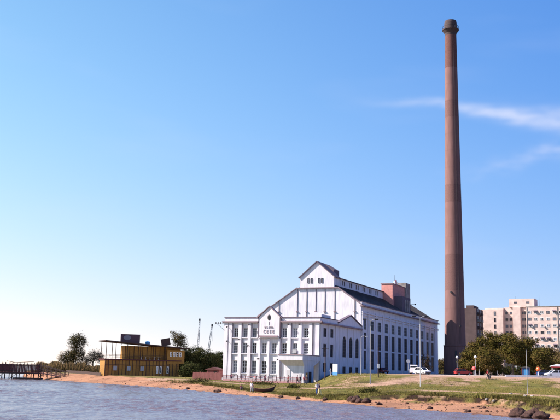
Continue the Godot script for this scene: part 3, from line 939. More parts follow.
	var ew := MB.new(); ew.prism([[-28.0, 0.5], [-0.4, 0.5], [-0.4, 20.9], [-11.7, 28.0], [-28.0, 17.7]], -106.0, -105.5)
	part(o, "end_wall", ew, M.plaster)
	var bw := MB.new(); bw.span(Vector3(-28.0, 0.5, -105.5), Vector3(-27.5, 17.6, -28.1)); part(o, "rear_side_wall", bw, M.plaster)
	# corrugated roof slopes: sheets with their own laps
	for k in 13:
		var za := -28.15 - k * 6.0
		var zb := maxf(za - 5.94, -105.95)
		var p := MB.new()
		p.prism([[-0.42, 20.95], [-0.42, 21.1], [-11.7, 28.25], [-11.7, 28.05]], zb, za)
		for q in 8: p.bar(Vector3(-0.5, 21.12, lerpf(za, zb, (q + 0.5) / 8.0)), Vector3(-11.6, 28.24, lerpf(za, zb, (q + 0.5) / 8.0)), 0.16, 0.1)
		part(o, "roof_sheet", p, M.roof)
		var l := MB.new()
		l.prism([[-11.7, 28.05], [-11.7, 28.25], [-28.3, 17.75], [-28.3, 17.55]], zb, za)
		part(o, "roof_sheet", l, M.roof)
	# roof monitor
	var mh := []
	for z in [34.2, 39.7, 45.2, 50.8, 56.4, 62.4]:
		for s in [-0.75, 0.75]: mh.append([z + s - 0.45, z + s + 0.45, 25.75, 27.0])
	wall(o, "monitor_wall", M.plaster, Transform3D(S.basis, Vector3(-7.0, 0, 0)), 31.85, 80.0, 24.4, 27.3, mh, 0.3)
	for h in mh: window(o, Vector3(-7.22, 26.375, -(h[0] + h[1]) / 2), PI / 2, 0.88, 1.23, 1, 2, M.frame_dark, 0.06)
	var mr := MB.new(); mr.prism([[-17.0, 27.3], [-6.6, 27.3], [-6.6, 27.48], [-11.8, 28.3], [-17.0, 27.48]], -80.2, -31.83)
	part(o, "monitor_roof", mr, M.trim_dark)
	# red brick penthouse and lift tower
	var rt := MB.new(); rt.span(Vector3(-7.4, 23.0, -81.0), Vector3(-4.0, 29.7, -68.2)); part(o, "penthouse", rt, M.brick_red)
	var rc := MB.new(); rc.span(Vector3(-7.6, 29.7, -81.2), Vector3(-3.85, 29.9, -68.0)); part(o, "penthouse_coping", rc, M.trim)
	var lt := MB.new(); lt.span(Vector3(-7.3, 21.5, -86.3), Vector3(-3.7, 31.3, -81.25)); part(o, "lift_tower", lt, M.concrete)
	var db := MB.new(); db.span(Vector3(-4.2, 20.6, -79.0), Vector3(-1.6, 26.2, -70.0)); part(o, "roof_cabin", db, M.trim_dark)
	for k in 3:
		var p := MB.new(); p.box(Vector3(-1.56, 23.6, -77.2 + k * 1.9), Vector3(0.1, 3.6, 1.3)); part(o, "cabin_panel", p, M.concrete)
	for k in 3:
		var p := MB.new(); p.tube([Vector3(-4.9 - 0.2 * k, 29.8, -73.5 - 1.9 * k), Vector3(-4.9 - 0.2 * k, 31.0 + 0.5 * (k % 2), -73.5 - 1.9 * k)], [0.35, 0.3], 8)
		part(o, "roof_vent", p, M.white_paint if k != 1 else M.red)
	var an := MB.new(); an.tube([Vector3(-5.3, 29.8, -74.6), Vector3(-5.3, 33.0, -74.6)], [0.05, 0.03], 5); part(o, "aerial", an, M.iron)
	var br := MB.new(); br.bar(Vector3(-4, 25.0, -86.35), Vector3(-2.2, 25.0, -86.35), 0.12, 0.12); br.box(Vector3(-2.1, 25.0, -86.35), Vector3(0.4, 0.4, 0.4)); part(o, "lamp_bracket", br, M.iron)
	# line brackets with insulators on the left corner
	var ib := MB.new()
	ib.bar(Vector3(-23.3, 14.0, 0.3), Vector3(-25.4, 14.0, 0.9), 0.1, 0.1); ib.bar(Vector3(-23.3, 12.6, 0.3), Vector3(-25.0, 14.0, 0.8), 0.07, 0.07)
	for k in 4: ib.box(Vector3(-23.7 - k * 0.52, 14.22, 0.42 + k * 0.14), Vector3(0.14, 0.36, 0.14))
	part(o, "insulator_bracket", ib, M.iron)
	for e in [[-22.4, 13.4], [-16.9, 13.9], [-7.25, 14.0], [-22.3, 10.2], [-19.3, 10.6], [-17.0, 9.2], [-7.2, 6.6], [-14.4, 6.4], [-9.6, 6.3], [-4.6, 14.0]]:
		var p := MB.new(); p.bar(Vector3(e[0], e[1], 0.25), Vector3(e[0], e[1], 0.95), 0.07, 0.07); p.box(Vector3(e[0], e[1] - 0.12, 0.9), Vector3(0.26, 0.34, 0.26))
		part(o, "wall_lamp", p, M.iron)
	for e in [-5.9]:
		var p := MB.new(); p.box(Vector3(e + 0.1, 8.0, 0.2), Vector3(0.95, 0.8, 0.55)); part(o, "air_conditioner", p, M.grey_metal)
	# --- entrance porch standing forward of the front
	var pb := MB.new(); pb.span(Vector3(-4.2, 0.3, 3.4), Vector3(-0.05, 4.86, 8.7)); part(o, "porch_body", pb, M.plaster)
	var fl := MB.new()
	var lo_ := [Vector3(-4.2, 4.85, 3.4), Vector3(-0.04, 4.85, 3.4), Vector3(-0.04, 4.85, 8.71), Vector3(-4.2, 4.85, 8.71)]
	var hi_ := [Vector3(-5.25, 6.0, 0.1), Vector3(0.05, 6.0, 0.1), Vector3(0.05, 6.0, 9.9), Vector3(-5.25, 6.0, 9.9)]
	for k in 4:
		var e := (k + 1) % 4
		fl.quad(lo_[e], lo_[k], hi_[k], hi_[e])
	part(o, "porch_soffit", fl, M.plaster)
	var ps := MB.new(); ps.span(Vector3(-5.35, 6.0, 0.05), Vector3(0.1, 7.0, 10.0)); part(o, "porch_canopy", ps, M.plaster)
	var pc := MB.new(); pc.span(Vector3(-5.45, 7.0, 0.45), Vector3(0.18, 7.18, 10.1)); part(o, "canopy_coping", pc, M.trim)
	for e in [[-3.55, 1.9, 0.9, 2.6], [-1.0, 2.2, 0.55, 1.9]]:
		var p := MB.new(); p.box(Vector3(e[0], 1.4 + e[3] / 2, 8.72), Vector3(e[2], e[3], 0.1))
		var dr := part(o, "door", p, mat(Color(0.48, 0.46, 0.48), 0.6)); dr.name = "door"
		var q := MB.new(); q.box(Vector3(e[0] + e[2] * 0.35, 1.4 + e[3] / 2, 8.79), Vector3(0.06, 0.16, 0.05)); part(dr, "handle", q, M.iron)
	var sp := MB.new(); sp.box(Vector3(0.0, 2.5, 5.5), Vector3(0.14, 2.4, 1.2)); part(o, "door", sp, M.timber_dark)
	var gp := MB.new(); gp.box(Vector3(0.0, 2.4, 7.4), Vector3(0.12, 2.2, 0.9)); part(o, "door", gp, mat(Color(0.5, 0.25, 0.05), 0.6))

func build_chimney():
	var at := at_depth(455.6, 375.0, 273.0); at.y = 3.2
	var o := thing("chimney", "very tall tapering reddish chimney with a dark flared crown", "chimney", at, 0.0)
	var H := 116.9
	var rings := 18
	for k in rings:       # the shaft rises in lifts, each a hair narrower than the one below
		var y0 := lerpf(9.6, 111.6, float(k) / rings); var y1 := lerpf(9.6, 111.6, float(k + 1) / rings)
		var r0 := 3.42 - 1.62 * pow(y0 / H, 0.93); var r1 := 3.42 - 1.62 * pow(y1 / H, 0.93)
		var b := MB.new()
		b.lathe([[r0 + 0.012, y0], [r0 + 0.012, y0 + 0.3], [r0, y0 + 0.31], [r1, y1]], 40)
		part(o, "shaft_ring", b, M.chimney_band if k > 15 else (M.chimney_old if k in [3, 4, 8, 13] else M.chimney))
	var pl := MB.new(); pl.lathe([[3.55, -0.5], [3.5, 9.2], [3.62, 9.3], [3.62, 9.6], [3.3, 9.62]], 40); part(o, "plinth", pl, M.chimney)
	var cr := MB.new(); cr.lathe([[1.82, 111.5], [1.95, 112.4], [2.55, 113.3], [2.75, 113.5], [2.75, 113.8], [2.2, 113.85]], 36); part(o, "corbel_ring", cr, M.soot)
	var cp := MB.new(); cp.lathe([[2.08, 113.8], [2.05, 116.0], [1.9, 116.8], [1.45, 117.0], [1.4, 114.0], [0.01, 114.0]], 36); part(o, "crown", cp, M.soot)
	var rl := MB.new()
	for k in 16:
		var a := TAU * k / 16
		rl.tube([Vector3(cos(a) * 2.65, 113.7, sin(a) * 2.65), Vector3(cos(a) * 2.65, 114.7, sin(a) * 2.65)], [0.04, 0.04], 5)
	rl.lathe([[2.62, 114.66], [2.7, 114.68], [2.7, 114.74], [2.62, 114.76]], 24)
	part(o, "railing", rl, M.iron)
	var ld := MB.new()
	var fa := Vector2(0.30, 0.954)
	for k in 52:
		var y := 10.0 + k * 2.0
		var rr := 3.42 - 1.62 * pow(y / H, 0.93) + 0.1
		var nr := 3.42 - 1.62 * pow((y + 2.0) / H, 0.93) + 0.1
		for s in [-0.22, 0.22]:
			ld.tube([Vector3(fa.x * rr + s * fa.y, y, fa.y * rr - s * fa.x), Vector3(fa.x * nr + s * fa.y, y + 2.0, fa.y * nr - s * fa.x)], [0.025, 0.025], 4, false)
	part(o, "ladder", ld, M.iron)
	for e in [[2.0, 0.0, 2.6, 5.2, 0.25], [-0.4, 6.2, 1.1, 1.8, 0.1]]:
		var dr := MB.new(); dr.box(Vector3(0, e[1] + e[3] / 2, 3.5), Vector3(e[2] * 0.6, e[3], 0.3)); var q := part(o, "flue_door", dr, M.iron); q.rotation.y = deg_to_rad(e[0] * 20.0)
	for a in [18.0, -30.0]:
		var li := MB.new(); li.box(Vector3(0, 15.5 if a > 0 else 26.0, 3.3), Vector3(0.4, 0.5, 0.4)); var q := part(o, "lamp", li, M.iron); q.rotation.y = deg_to_rad(a)

# ------------------------------------------------------------------ yellow riverside restaurant
func build_restaurant():
	var at := at_depth(104.5, 374, 222.0); at.y = 0.0
	var o := thing("riverside_restaurant", "yellow two storey restaurant with open veranda and flat roof above the sand", "building", at, deg_to_rad(-66.0))
	var L := 20.8; var D := 6.0
	var f0 := 1.5; var f1 := 5.85; var top := 9.75
	var core := MB.new(); core.span(Vector3(-D, f0 - 1.0, -L * 0.94), Vector3(-0.12, f1, -0.1)); part(o, "lower_storey", core, M.ochre)
	var n := 22
	for k in n:      # facing panels between dark battens
		var z0 := -L * 0.94 * k / n; var z1 := -L * 0.94 * (k + 1) / n
		var p := MB.new(); p.span(Vector3(-0.13, f0, z0 - 0.07), Vector3(rng.randf_range(-0.02, 0.02), f1 - 0.35, z1 + 0.07)); part(o, "panel", p, M.ochre if k % 3 else M.ochre_dark)
		var q := MB.new(); q.span(Vector3(-0.12, f0, z0 - 0.065), Vector3(0.06, f1 - 0.3, z0 + 0.065)); part(o, "batten", q, M.timber_dark)
	for k in 5:
		var p := MB.new(); p.span(Vector3(-D * (k + 1) / 5.0 + 0.05, f0, -0.12), Vector3(-D * k / 5.0 - 0.05, f1 - 0.35, 0.0)); part(o, "panel", p, M.ochre)
	var sl := MB.new(); sl.span(Vector3(-D - 0.2, f1 - 0.3, -L * 0.96), Vector3(0.25, f1, 0.25)); part(o, "floor_slab", sl, M.timber_red)
	for z in [2.6, 6.1, 9.6]:
		var bw: Node3D = window(o, Vector3(0.1, 3.55, -z), PI / 2, 1.15, 1.35, 2, 1, M.ochre_dark, 0.08)
		bw.get_child(0).material_override = M.bright_glass
	for z in [13.6, 14.5, 16.4]:
		window(o, Vector3(0.1, 3.3, -z), PI / 2, 0.5, 1.8, 1, 2, M.white_paint, 0.12)
	var ml := MB.new(); ml.span(Vector3(-0.1, 4.35, -L * 0.94), Vector3(0.075, 4.43, -0.1)); part(o, "rail_board", ml, M.timber_dark)
	var up := MB.new(); up.span(Vector3(-D, f1, -L * 0.97), Vector3(-1.6, top - 0.5, -5.3)); part(o, "upper_storey", up, M.ochre)
	for k in 10:
		var z := -5.4 - k * 1.15
		var p := MB.new(); p.span(Vector3(-1.62, f1, z - 0.05), Vector3(-1.52, top - 0.5, z + 0.05)); part(o, "batten", p, M.timber_dark)
	var er := MB.new(); er.span(Vector3(-5.0, f1 - 0.9, -L), Vector3(0.1, top - 1.3, -L * 0.775)); part(o, "end_room", er, M.ochre)
	for k in 4: window(o, Vector3(0.16, 7.35, -17.1 - 0.85 * k), PI / 2, 0.52, 1.2, 1, 2, M.white_paint, 0.1)
	var rf := MB.new()      # flat roof with a fall along its length
	rf.prism([[-0.6, top + 0.45], [L + 0.9, top - 0.95], [L + 0.9, top - 0.7], [-0.6, top + 0.7]], -1.0, D + 0.5)
	var ro := part(o, "roof", rf, M.timber_dark); ro.transform = Transform3D(Basis(Vector3(0, 0, -1), Vector3.UP, Vector3.RIGHT), Vector3(-D + 1.0, 0, 0))
	var fs := MB.new(); fs.bar(Vector3(0.56, top + 0.56, 0.62), Vector3(0.56, top - 0.84, -L - 0.9), 0.1, 0.34); part(o, "fascia", fs, M.timber_red)
	for z in [0.15, 2.6, 5.6, 9.0, 12.4, 15.6]:
		var p := MB.new(); p.tube([Vector3(-0.1, f1, -z), Vector3(-0.1, top + 0.4 - z * 0.065, -z)], [0.08, 0.08], 6); part(o, "veranda_post", p, M.timber_dark)
	for z in [0.15, 3.0]:
		var p := MB.new(); p.tube([Vector3(-D + 0.3, f1, -z), Vector3(-D + 0.3, top + 0.4, -z)], [0.08, 0.08], 6); part(o, "veranda_post", p, M.timber_dark)
	for y in [0.4, 0.75, 1.05]:
		var p := MB.new(); p.bar(Vector3(0.1, f1 + y, 0.1), Vector3(0.1, f1 + y, -16.0), 0.05, 0.05); p.bar(Vector3(0.1, f1 + y, 0.1), Vector3(-D, f1 + y, 0.1), 0.05, 0.05); part(o, "veranda_rail", p, M.timber_dark)
	for k in 18:
		var p := MB.new(); p.tube([Vector3(0.1, f1, -k * 0.94), Vector3(0.1, f1 + 1.05, -k * 0.94)], [0.03, 0.03], 5); part(o, "baluster", p, M.timber_dark)
	# signboards and water tank on the roof
	var b1 := MB.new(); b1.span(Vector3(-2.5, top + 0.25, -9.3), Vector3(-2.3, top + 2.5, -4.2)); part(o, "roof_board", b1, mat(Color(0.09, 0.05, 0.06), 0.8))
	var e1 := MB.new(); var ep := []
	for k in 20: ep.append([1.0 * cos(TAU * k / 20), 0.62 * sin(TAU * k / 20)])
	e1.prism(ep, 0.0, 0.04); part(o, "emblem", e1, mat(Color(0.20, 0.19, 0.21), 0.8), Vector3(-2.29, top + 1.6, -5.9), PI / 2)
	for z in [4.5, 9.0]:
		var p := MB.new(); p.tube([Vector3(-2.4, top - 0.4, -z), Vector3(-2.4, top + 1.0, -z)], [0.06, 0.06], 5); part(o, "board_post", p, M.iron)
	var b2 := MB.new(); b2.box(Vector3.ZERO, Vector3(0.2, 1.9, 2.5), Basis(Vector3.RIGHT, 0.2)); part(o, "roof_board", b2, M.timber_dark, Vector3(-1.8, top + 0.75, -16.1), 0.1)
	var tk := MB.new(); tk.lathe([[0.01, 0.0], [0.6, 0.0], [0.68, 0.75], [0.55, 0.85], [0.01, 1.0]], 16); part(o, "water_tank", tk, M.blue, Vector3(-2.0, top - 0.1, -11.3))
	var g := "white plastic tables on the veranda"
	for k in 7:
		var t := MB.new(); t.lathe([[0.3, 0.0], [0.05, 0.08], [0.05, 0.7], [0.5, 0.71], [0.5, 0.76], [0.01, 0.77]], 10)
		var w: Vector3 = o.transform * Vector3(-0.8, f1, -7.2 - k * 1.15 if k > 1 else -1.4 - k * 1.9)
		single("veranda_table", t, M.white_paint, "small white pedestal table behind the veranda rail of the yellow restaurant", "table", w, 0.0, g)

# ------------------------------------------------------------------ wooden jetty on the left
func build_jetty():
	var a := at_depth(40.0, 370, 238.0)
	var o := thing("wooden_jetty", "dark red wooden jetty with plank sides and a ramp down to the sand", "jetty", Vector3(a.x, 0, a.z), deg_to_rad(4.0))
	var dk := 1.75; var L := 22.0; var Wd := 3.6
	for k in 44:
		var p := MB.new(); p.span(Vector3(-L + k * 0.5 + 0.02, dk, -Wd), Vector3(-L + k * 0.5 + 0.48, dk + 0.1, 0.0)); part(o, "deck_plank", p, M.timber_red)
	for x in range(12):
		for z in [-0.15, -Wd + 0.15]:
			var xx := -L + 0.4 + x * 1.93
			var p := MB.new(); p.tube([Vector3(xx, -2.0, z), Vector3(xx, dk + 2.75, z)], [0.14, 0.12], 6); part(o, "post", p, M.timber_dark)
	for z in [-0.02, -Wd + 0.02]:
		for k in 58:
			var h := 2.25 + 0.12 * sin(k * 1.7) * sin(k * 0.37)
			var p := MB.new(); p.span(Vector3(-L + k * 0.375 + 0.03, dk + 0.12, z - 0.04), Vector3(-L + k * 0.375 + 0.33, dk + h, z + 0.04)); part(o, "side_plank", p, M.timber_red)
	for y in [dk + 0.45, dk + 1.9]:
		var p := MB.new(); p.bar(Vector3(-L, y, 0.1), Vector3(0, y, 0.1), 0.08, 0.14); part(o, "rail", p, M.timber_dark)
	for e in [[-9.0, 3.05, -6.6, 2.65], [-6.6, 2.65, -1.8, 3.0]]:
		var p := MB.new(); p.bar(Vector3(e[0], dk + e[1], -0.1), Vector3(e[2], dk + e[3], -0.1), 0.1, 0.12); part(o, "top_rail", p, M.timber_dark)
	for z in [-0.1, -Wd + 0.1]:
		var p := MB.new(); p.bar(Vector3(-L, dk - 0.15, z), Vector3(0.2, dk - 0.15, z), 0.18, 0.3); part(o, "beam", p, M.timber_dark)
	for k in 6:
		var p := MB.new(); p.bar(Vector3(-L + 3.0 + k * 3.5, -0.3, -0.1), Vector3(-L + 5.5 + k * 3.5, dk - 0.2, -0.1), 0.12, 0.12); part(o, "brace", p, M.timber_dark)
	var fl := MB.new(); fl.span(Vector3(-7.0, -0.2, -2.8), Vector3(0.4, 0.45, 0.25)); part(o, "float", fl, M.timber_dark)
	# ramp
	var r0 := Vector3(0, dk + 0.05, -1.6); var r1 := Vector3(7.4, 0.55, 1.0)
	var rp := MB.new(); rp.bar(r0, r1, 2.0, 0.14); part(o, "ramp", rp, M.timber_red)
	var sd := (r1 - r0).cross(Vector3.UP).normalized()
	for s in [-0.95, 0.95]:
		for y in [0.55, 1.15, 2.1]:
			var p := MB.new(); p.bar(r0 + sd * s + Vector3(0, y, 0), r1 + sd * s + Vector3(0, y * 0.75, 0), 0.12, 0.14); part(o, "ramp_rail", p, M.timber_dark)
		for k in 7:
			var q: Vector3 = r0.lerp(r1, k / 6.0) + sd * s
			var p := MB.new(); p.tube([q - Vector3(0, 0.9, 0), q + Vector3(0, lerpf(2.2, 1.6, k / 6.0), 0)], [0.08, 0.08], 5); part(o, "ramp_post", p, M.timber_dark)
	# low dark breakwater fence along the top of the sand
	var ln := thing("plank_fence", "low dark maroon plank fence along the top of the sand beside the reeds", "fence", Vector3.ZERO)
	var prev := stand_at(66, 252.0)
	for k in range(1, 13):
		var q := stand_at(66 + k * 2.9, lerpf(252.0, 224.0, k / 12.0))
		var p := MB.new(); p.bar(prev + Vector3(0, 0.35, 0), q + Vector3(0, 0.35, 0), 0.12, 0.75); part(ln, "fence_panel", p, M.timber_dark)
		var s := MB.new(); s.tube([q - Vector3(0, 0.3, 0), q + Vector3(0, 0.9, 0)], [0.09, 0.08], 5); part(ln, "post", s, M.timber_dark)
		prev = q

# ------------------------------------------------------------------ apartment blocks
func build_apartments():
	# dark block beside the chimney: a narrow lit end and a shaded side with balconies
	var a := at_depth(465.5, 372, 392.0)
	var o := thing("apartment_block", "dark brown apartment block with projecting balconies behind the chimney", "building", Vector3(a.x, 2.0, a.z), deg_to_rad(SITE_TURN))
	var b := MB.new(); b.span(Vector3(0, 0, -16), Vector3(5.2, 31.6, 0)); part(o, "wall", b, M.beige_dark)
	var pp := MB.new(); pp.span(Vector3(0.4, 31.6, -12), Vector3(3.8, 33.0, -2)); part(o, "roof_room", pp, M.beige_dark)
	for f in 9:
		var y := 4.0 + f * 3.1
		for z in [3.4, 9.2]:
			var p := MB.new(); p.span(Vector3(5.15, y, -z - 2.2), Vector3(6.3, y + 1.0, -z + 0.6)); part(o, "balcony", p, M.concrete if f % 2 else M.beige_dark)
			window(o, Vector3(5.24, y + 1.9, -z - 0.8), PI / 2, 1.6, 1.4, 2, 1, M.frame, 0.1)
	# long beige slab, its broad face turned towards the sun
	var e := at_depth(482.0, 372, 412.0)
	var g := thing("apartment_block", "long pale pink apartment slab with many small windows and a stepped roof", "building", Vector3(e.x, 2.0, e.z), deg_to_rad(-28.0))
	var H := 32.6
	var wb := MB.new(); wb.span(Vector3(0, 0, -14), Vector3(10.4, H, 0)); wb.span(Vector3(10.41, 0, -14), Vector3(14.99, H + 1.0, -2.6)); wb.span(Vector3(15.0, 0, -14), Vector3(18.4, H + 1.0, 0.0)); wb.span(Vector3(18.41, 0, -14), Vector3(20.99, H + 1.0, -2.2)); wb.span(Vector3(21.0, 0, -14), Vector3(66.0, H + 1.0, -0.1))
	part(g, "wall", wb, M.beige)
	var rt := MB.new(); rt.span(Vector3(13.0, H + 1.0, -9), Vector3(24.6, H + 4.9, -1.6)); part(g, "roof_tower", rt, M.beige)
	var rs := MB.new(); rs.span(Vector3(1.5, H, -12), Vector3(10.3, H + 0.8, -1.5)); part(g, "roof_room", rs, M.beige)
	var cp := MB.new(); cp.span(Vector3(20.9, H + 1.0, -0.4), Vector3(66.1, H + 1.25, 0.1)); part(g, "parapet_coping", cp, M.concrete)
	for f in 8:
		var y := H - 1.9 - f * 3.05
		window(g, Vector3(6.6, y, 0.02), 0.0, 0.95, 1.9, 1, 2, M.frame_dark, 0.08)
		for x in [11.6, 13.5]: window(g, Vector3(x, y + 0.3, -2.57), 0.0, 1.15, 1.3, 2, 1, M.frame_dark, 0.08)
		for x in [19.2, 20.3]: window(g, Vector3(x, y + 0.3, -2.17), 0.0, 0.8, 1.3, 1, 1, M.frame_dark, 0.08)
		for k in 15:
			var x := 22.6 + 2.78 * k
			var frame_pick := (k * 7 + f * 5) % 4  # mostly pale frames, putting distance haze into the window colour
			window(g, Vector3(x, y + 0.3, -0.08), 0.0, 1.5, 1.35, 2, 1, M.frame_dark if frame_pick == 1 else M.frame, 0.14)
			if (k * 5 + f * 3 + k * k) % 5 == 1:
				var p := MB.new(); p.box(Vector3(x, y + 0.95, 0.35), Vector3(1.7, 0.12, 1.1), Basis(Vector3.RIGHT, 0.5)); part(g, "awning", p, M.trim_dark)
			if (k * 3 + f * 7) % 6 == 2:
				var p := MB.new(); p.box(Vector3(x + 1.1, y - 0.2, 0.2), Vector3(0.6, 0.5, 0.7)); part(g, "air_conditioner", p, M.grey_metal)
	for x in [16.0, 21.6]:
		window(g, Vector3(x, H + 3.2, -1.58), 0.0, 1.4, 0.8, 2, 1, M.frame_dark, 0.08)
	for x in [21.4, 35.2, 49.0]:
		var p := MB.new(); p.tube([Vector3(x, 0, 0.05), Vector3(x, H + 0.9, 0.05)], [0.12, 0.12], 6); part(g, "pipe_or_shade_strip", p, M.concrete)
	for x in [15.0, 26.0, 44.0, 47.5]:
		var p := MB.new(); p.tube([Vector3(x, H + 0.9, -6.0), Vector3(x, H + (6.6 if x < 30 else 3.0), -6.0)], [0.05, 0.03], 4); part(g, "aerial", p, M.iron)

func build_cranes():
	for e in [[196.6, 199.7, 320.5, "taller slender harbour crane with raised jib behind the dark trees"], [206.6, 212.0, 326.0, "lower slender harbour crane with raised jib, beside the power station"]]:
		var at := at_depth(e[0], 372, 345.0); at.y = 2.0
		var tip := at_depth(e[1], e[2], 345.0) - at
		var o := thing("harbour_crane", e[3], "crane", at, 0.0, "cranes behind the trees")
		var lg := MB.new()
		for s in [[-2, -2], [2, -2], [-2, 2], [2, 2]]: lg.bar(Vector3(s[0], -0.2, s[1]), Vector3(s[0] * 0.4, 3.2, s[1] * 0.4), 0.4, 0.4)
		part(o, "portal", lg, M.iron)
		var cb := MB.new(); cb.span(Vector3(-1.4, 3.1, -1.6), Vector3(1.4, 5.6, 1.6)); part(o, "cab", cb, M.grey_metal)
		var j0 := Vector3(0, 5.2, 0)
		var jb := MB.new()
		var up := (tip - j0).normalized()
		var sx := up.cross(Vector3.BACK).normalized() * 0.32
		var sz := Vector3(0, 0, 0.32)
		for q in [sx + sz, sx - sz, -sx + sz, -sx - sz]: jb.tube([j0 + q, tip + q * 0.6], [0.09, 0.08], 4)
		for k in 14:
			var p := j0.lerp(tip, k / 14.0); var p2 := j0.lerp(tip, (k + 1) / 14.0)
			var t := -1.0 if k % 2 else 1.0
			jb.bar(p + sx * t + sz, p2 - sx * t + sz, 0.06, 0.06); jb.bar(p + sx * t - sz, p2 - sx * t - sz, 0.06, 0.06)
		part(o, "jib", jb, M.grey_metal)
		var hd := MB.new(); hd.box(tip + up * 0.3, Vector3(0.6, 0.9, 0.6)); part(o, "jib_head", hd, M.iron)
		var ca := MB.new(); ca.tube([tip, tip + Vector3(0.3, -6.0, 0)], [0.04, 0.04], 4); part(o, "cable", ca, M.iron)

# ------------------------------------------------------------------ vegetation
func build_trees():
	var dark := [Color(0.028, 0.036, 0.014), Color(0.04, 0.045, 0.02), Color(0.05, 0.045, 0.018)]
	var olive := [Color(0.085, 0.074, 0.018), Color(0.105, 0.078, 0.022), Color(0.065, 0.06, 0.016), Color(0.12, 0.075, 0.03)]
	var rust := [Color(0.10, 0.065, 0.035), Color(0.07, 0.055, 0.025), Color(0.12, 0.08, 0.045)]
	var grey := [Color(0.11, 0.09, 0.075), Color(0.08, 0.08, 0.05), Color(0.15, 0.11, 0.09)]
	# left: weeping tree and its smaller neighbours among the reeds
	tree("weeping_tree", "tall grey green weeping tree rising from the reeds beside the restaurant", "", Vector3(at_depth(73, 370, 285).x, 2.1, -285), 6.0, 0.3,
		[[Vector3(0.8, 9.8, 0), Vector3(3.0, 2.6, 2.6)], [Vector3(-2.2, 4.6, 0), Vector3(2.8, 2.4, 2.4)], [Vector3(1.0, 5.4, 0.5), Vector3(2.6, 2.6, 2.4)]], 300, 44, 0.28, rust + dark, 0.5, 0.46)
	tree("small_tree", "small thin leafed tree between the weeping tree and the yellow restaurant", "", Vector3(at_depth(94, 370, 285).x, 2.1, -285), 3.0, 0.2,
		[[Vector3(0.2, 4.9, 0), Vector3(2.8, 2.0, 2.2)], [Vector3(-2.8, 3.4, 0), Vector3(1.8, 1.6, 1.6)]], 130, 34, 0.26, rust + grey, 0.2, 0.42)
	tree("thin_tree", "sparse brownish tree showing over the rear roof of the yellow restaurant", "", Vector3(at_depth(175.5, 370, 286).x, 2.0, -286), 9.0, 0.28,
		[[Vector3(0.4, 11.3, 0), Vector3(2.5, 2.3, 2.2)], [Vector3(-1.6, 13.0, 0), Vector3(1.1, 0.9, 1.0)], [Vector3(2.2, 9.0, 0), Vector3(1.6, 1.4, 1.4)]], 120, 34, 0.26, rust + dark, 0.2, 0.42)
	# dark trees between restaurant and power station
	var k := 0
	for e in [[187, 236, 7.4, 2.9], [195, 240, 8.3, 3.1], [203.5, 238, 7.6, 3.0], [210.5, 250, 6.8, 2.6], [219, 268, 7.4, 2.6], [190.5, 226, 3.6, 2.2]]:
		var hgt: float = e[2]; var rad: float = e[3]
		tree("dark_tree", ["dense dark tree beside the restaurant end room", "tallest dense dark tree below the crane jibs", "broad dark tree below the lower crane jib", "rounded dark tree behind the red board fence", "dark tree just behind the left corner of the power station", "low dark bush in front of the dense dark trees"][k], "dark trees between restaurant and power station",
			Vector3(at_depth(e[0], 372, e[1]).x, height(at_depth(e[0], 372, e[1]).x, e[1]) - 0.1, -e[1]), hgt * 0.45, 0.24,
			[[Vector3(0, hgt * 0.66, 0), Vector3(rad, hgt * 0.36, rad)], [Vector3(-rad * 0.5, hgt * 0.36, 0.3), Vector3(rad * 0.8, hgt * 0.3, rad * 0.8)], [Vector3(rad * 0.55, hgt * 0.42, 0.4), Vector3(rad * 0.75, hgt * 0.3, rad * 0.8)]], 220, 50, 0.28, dark, 0.0, 0.46)
		k += 1
	# big trees right of the chimney
	k = 0
	var names := ["olive tree with a low crown right beside the chimney plinth", "tall rounded olive tree, its top against the dark apartment block", "tallest olive tree standing before the pale apartment slab", "wide olive tree behind the globe lamps", "dark olive tree behind the blue kiosk", "lower olive tree behind the orange telephone hood", "rust brown tree before the pale apartment slab, at the end of the row", "thin tree between the power station and the chimney", "rusty olive tree at the far end of the kerb road", "shaded olive tree filling the row behind the person in red"]
	for e in [[469.5, 230, 6.6, 2.3, 0], [479, 240, 10.8, 3.8, 0], [496.5, 243, 13.6, 5.0, 0], [513, 232, 12.2, 4.6, 0], [528, 238, 11.4, 4.6, 0], [540, 230, 7.6, 3.0, 0], [556, 250, 8.6, 3.8, 1], [441, 345, 8.0, 4.2, 1], [575, 240, 7.2, 5.0, 1], [488, 222, 7.0, 3.4, 0]]:
		var hgt: float = e[2]; var rad: float = e[3]
		var p := at_depth(e[0], 372, e[1])
		var bl := [[Vector3(0, hgt * 0.55, 0), Vector3(rad * 0.6, hgt * 0.25, rad * 0.6)]]
		for q in 11:      # limbs carry separate masses of leaves, uneven in size and height
			var a := TAU * q / 11.0 * 1.0 + rng.randf_range(-0.3, 0.3)
			var up: float = [0.36, 0.58, 0.78][q % 3] + rng.randf_range(-0.07, 0.07)
			var out := rad * (0.82 if q % 3 == 0 else (0.72 if q % 3 == 1 else 0.42)) * rng.randf_range(0.75, 1.15)
			var sz := rad * rng.randf_range(0.30, 0.46)
			bl.append([Vector3(cos(a) * out, hgt * up, sin(a) * out), Vector3(sz, sz * rng.randf_range(0.65, 0.9), sz)])
		tree("park_tree", names[k], "trees beside the chimney", Vector3(p.x, 3.7 if e[1] < 300 else 1.9, p.z), hgt * 0.42, 0.3, bl, 230, 70, 0.31, olive + [dark[2]] if e[4] == 0 else rust + [olive[0]], 0.05, 0.52)
		k += 1
	k = 0
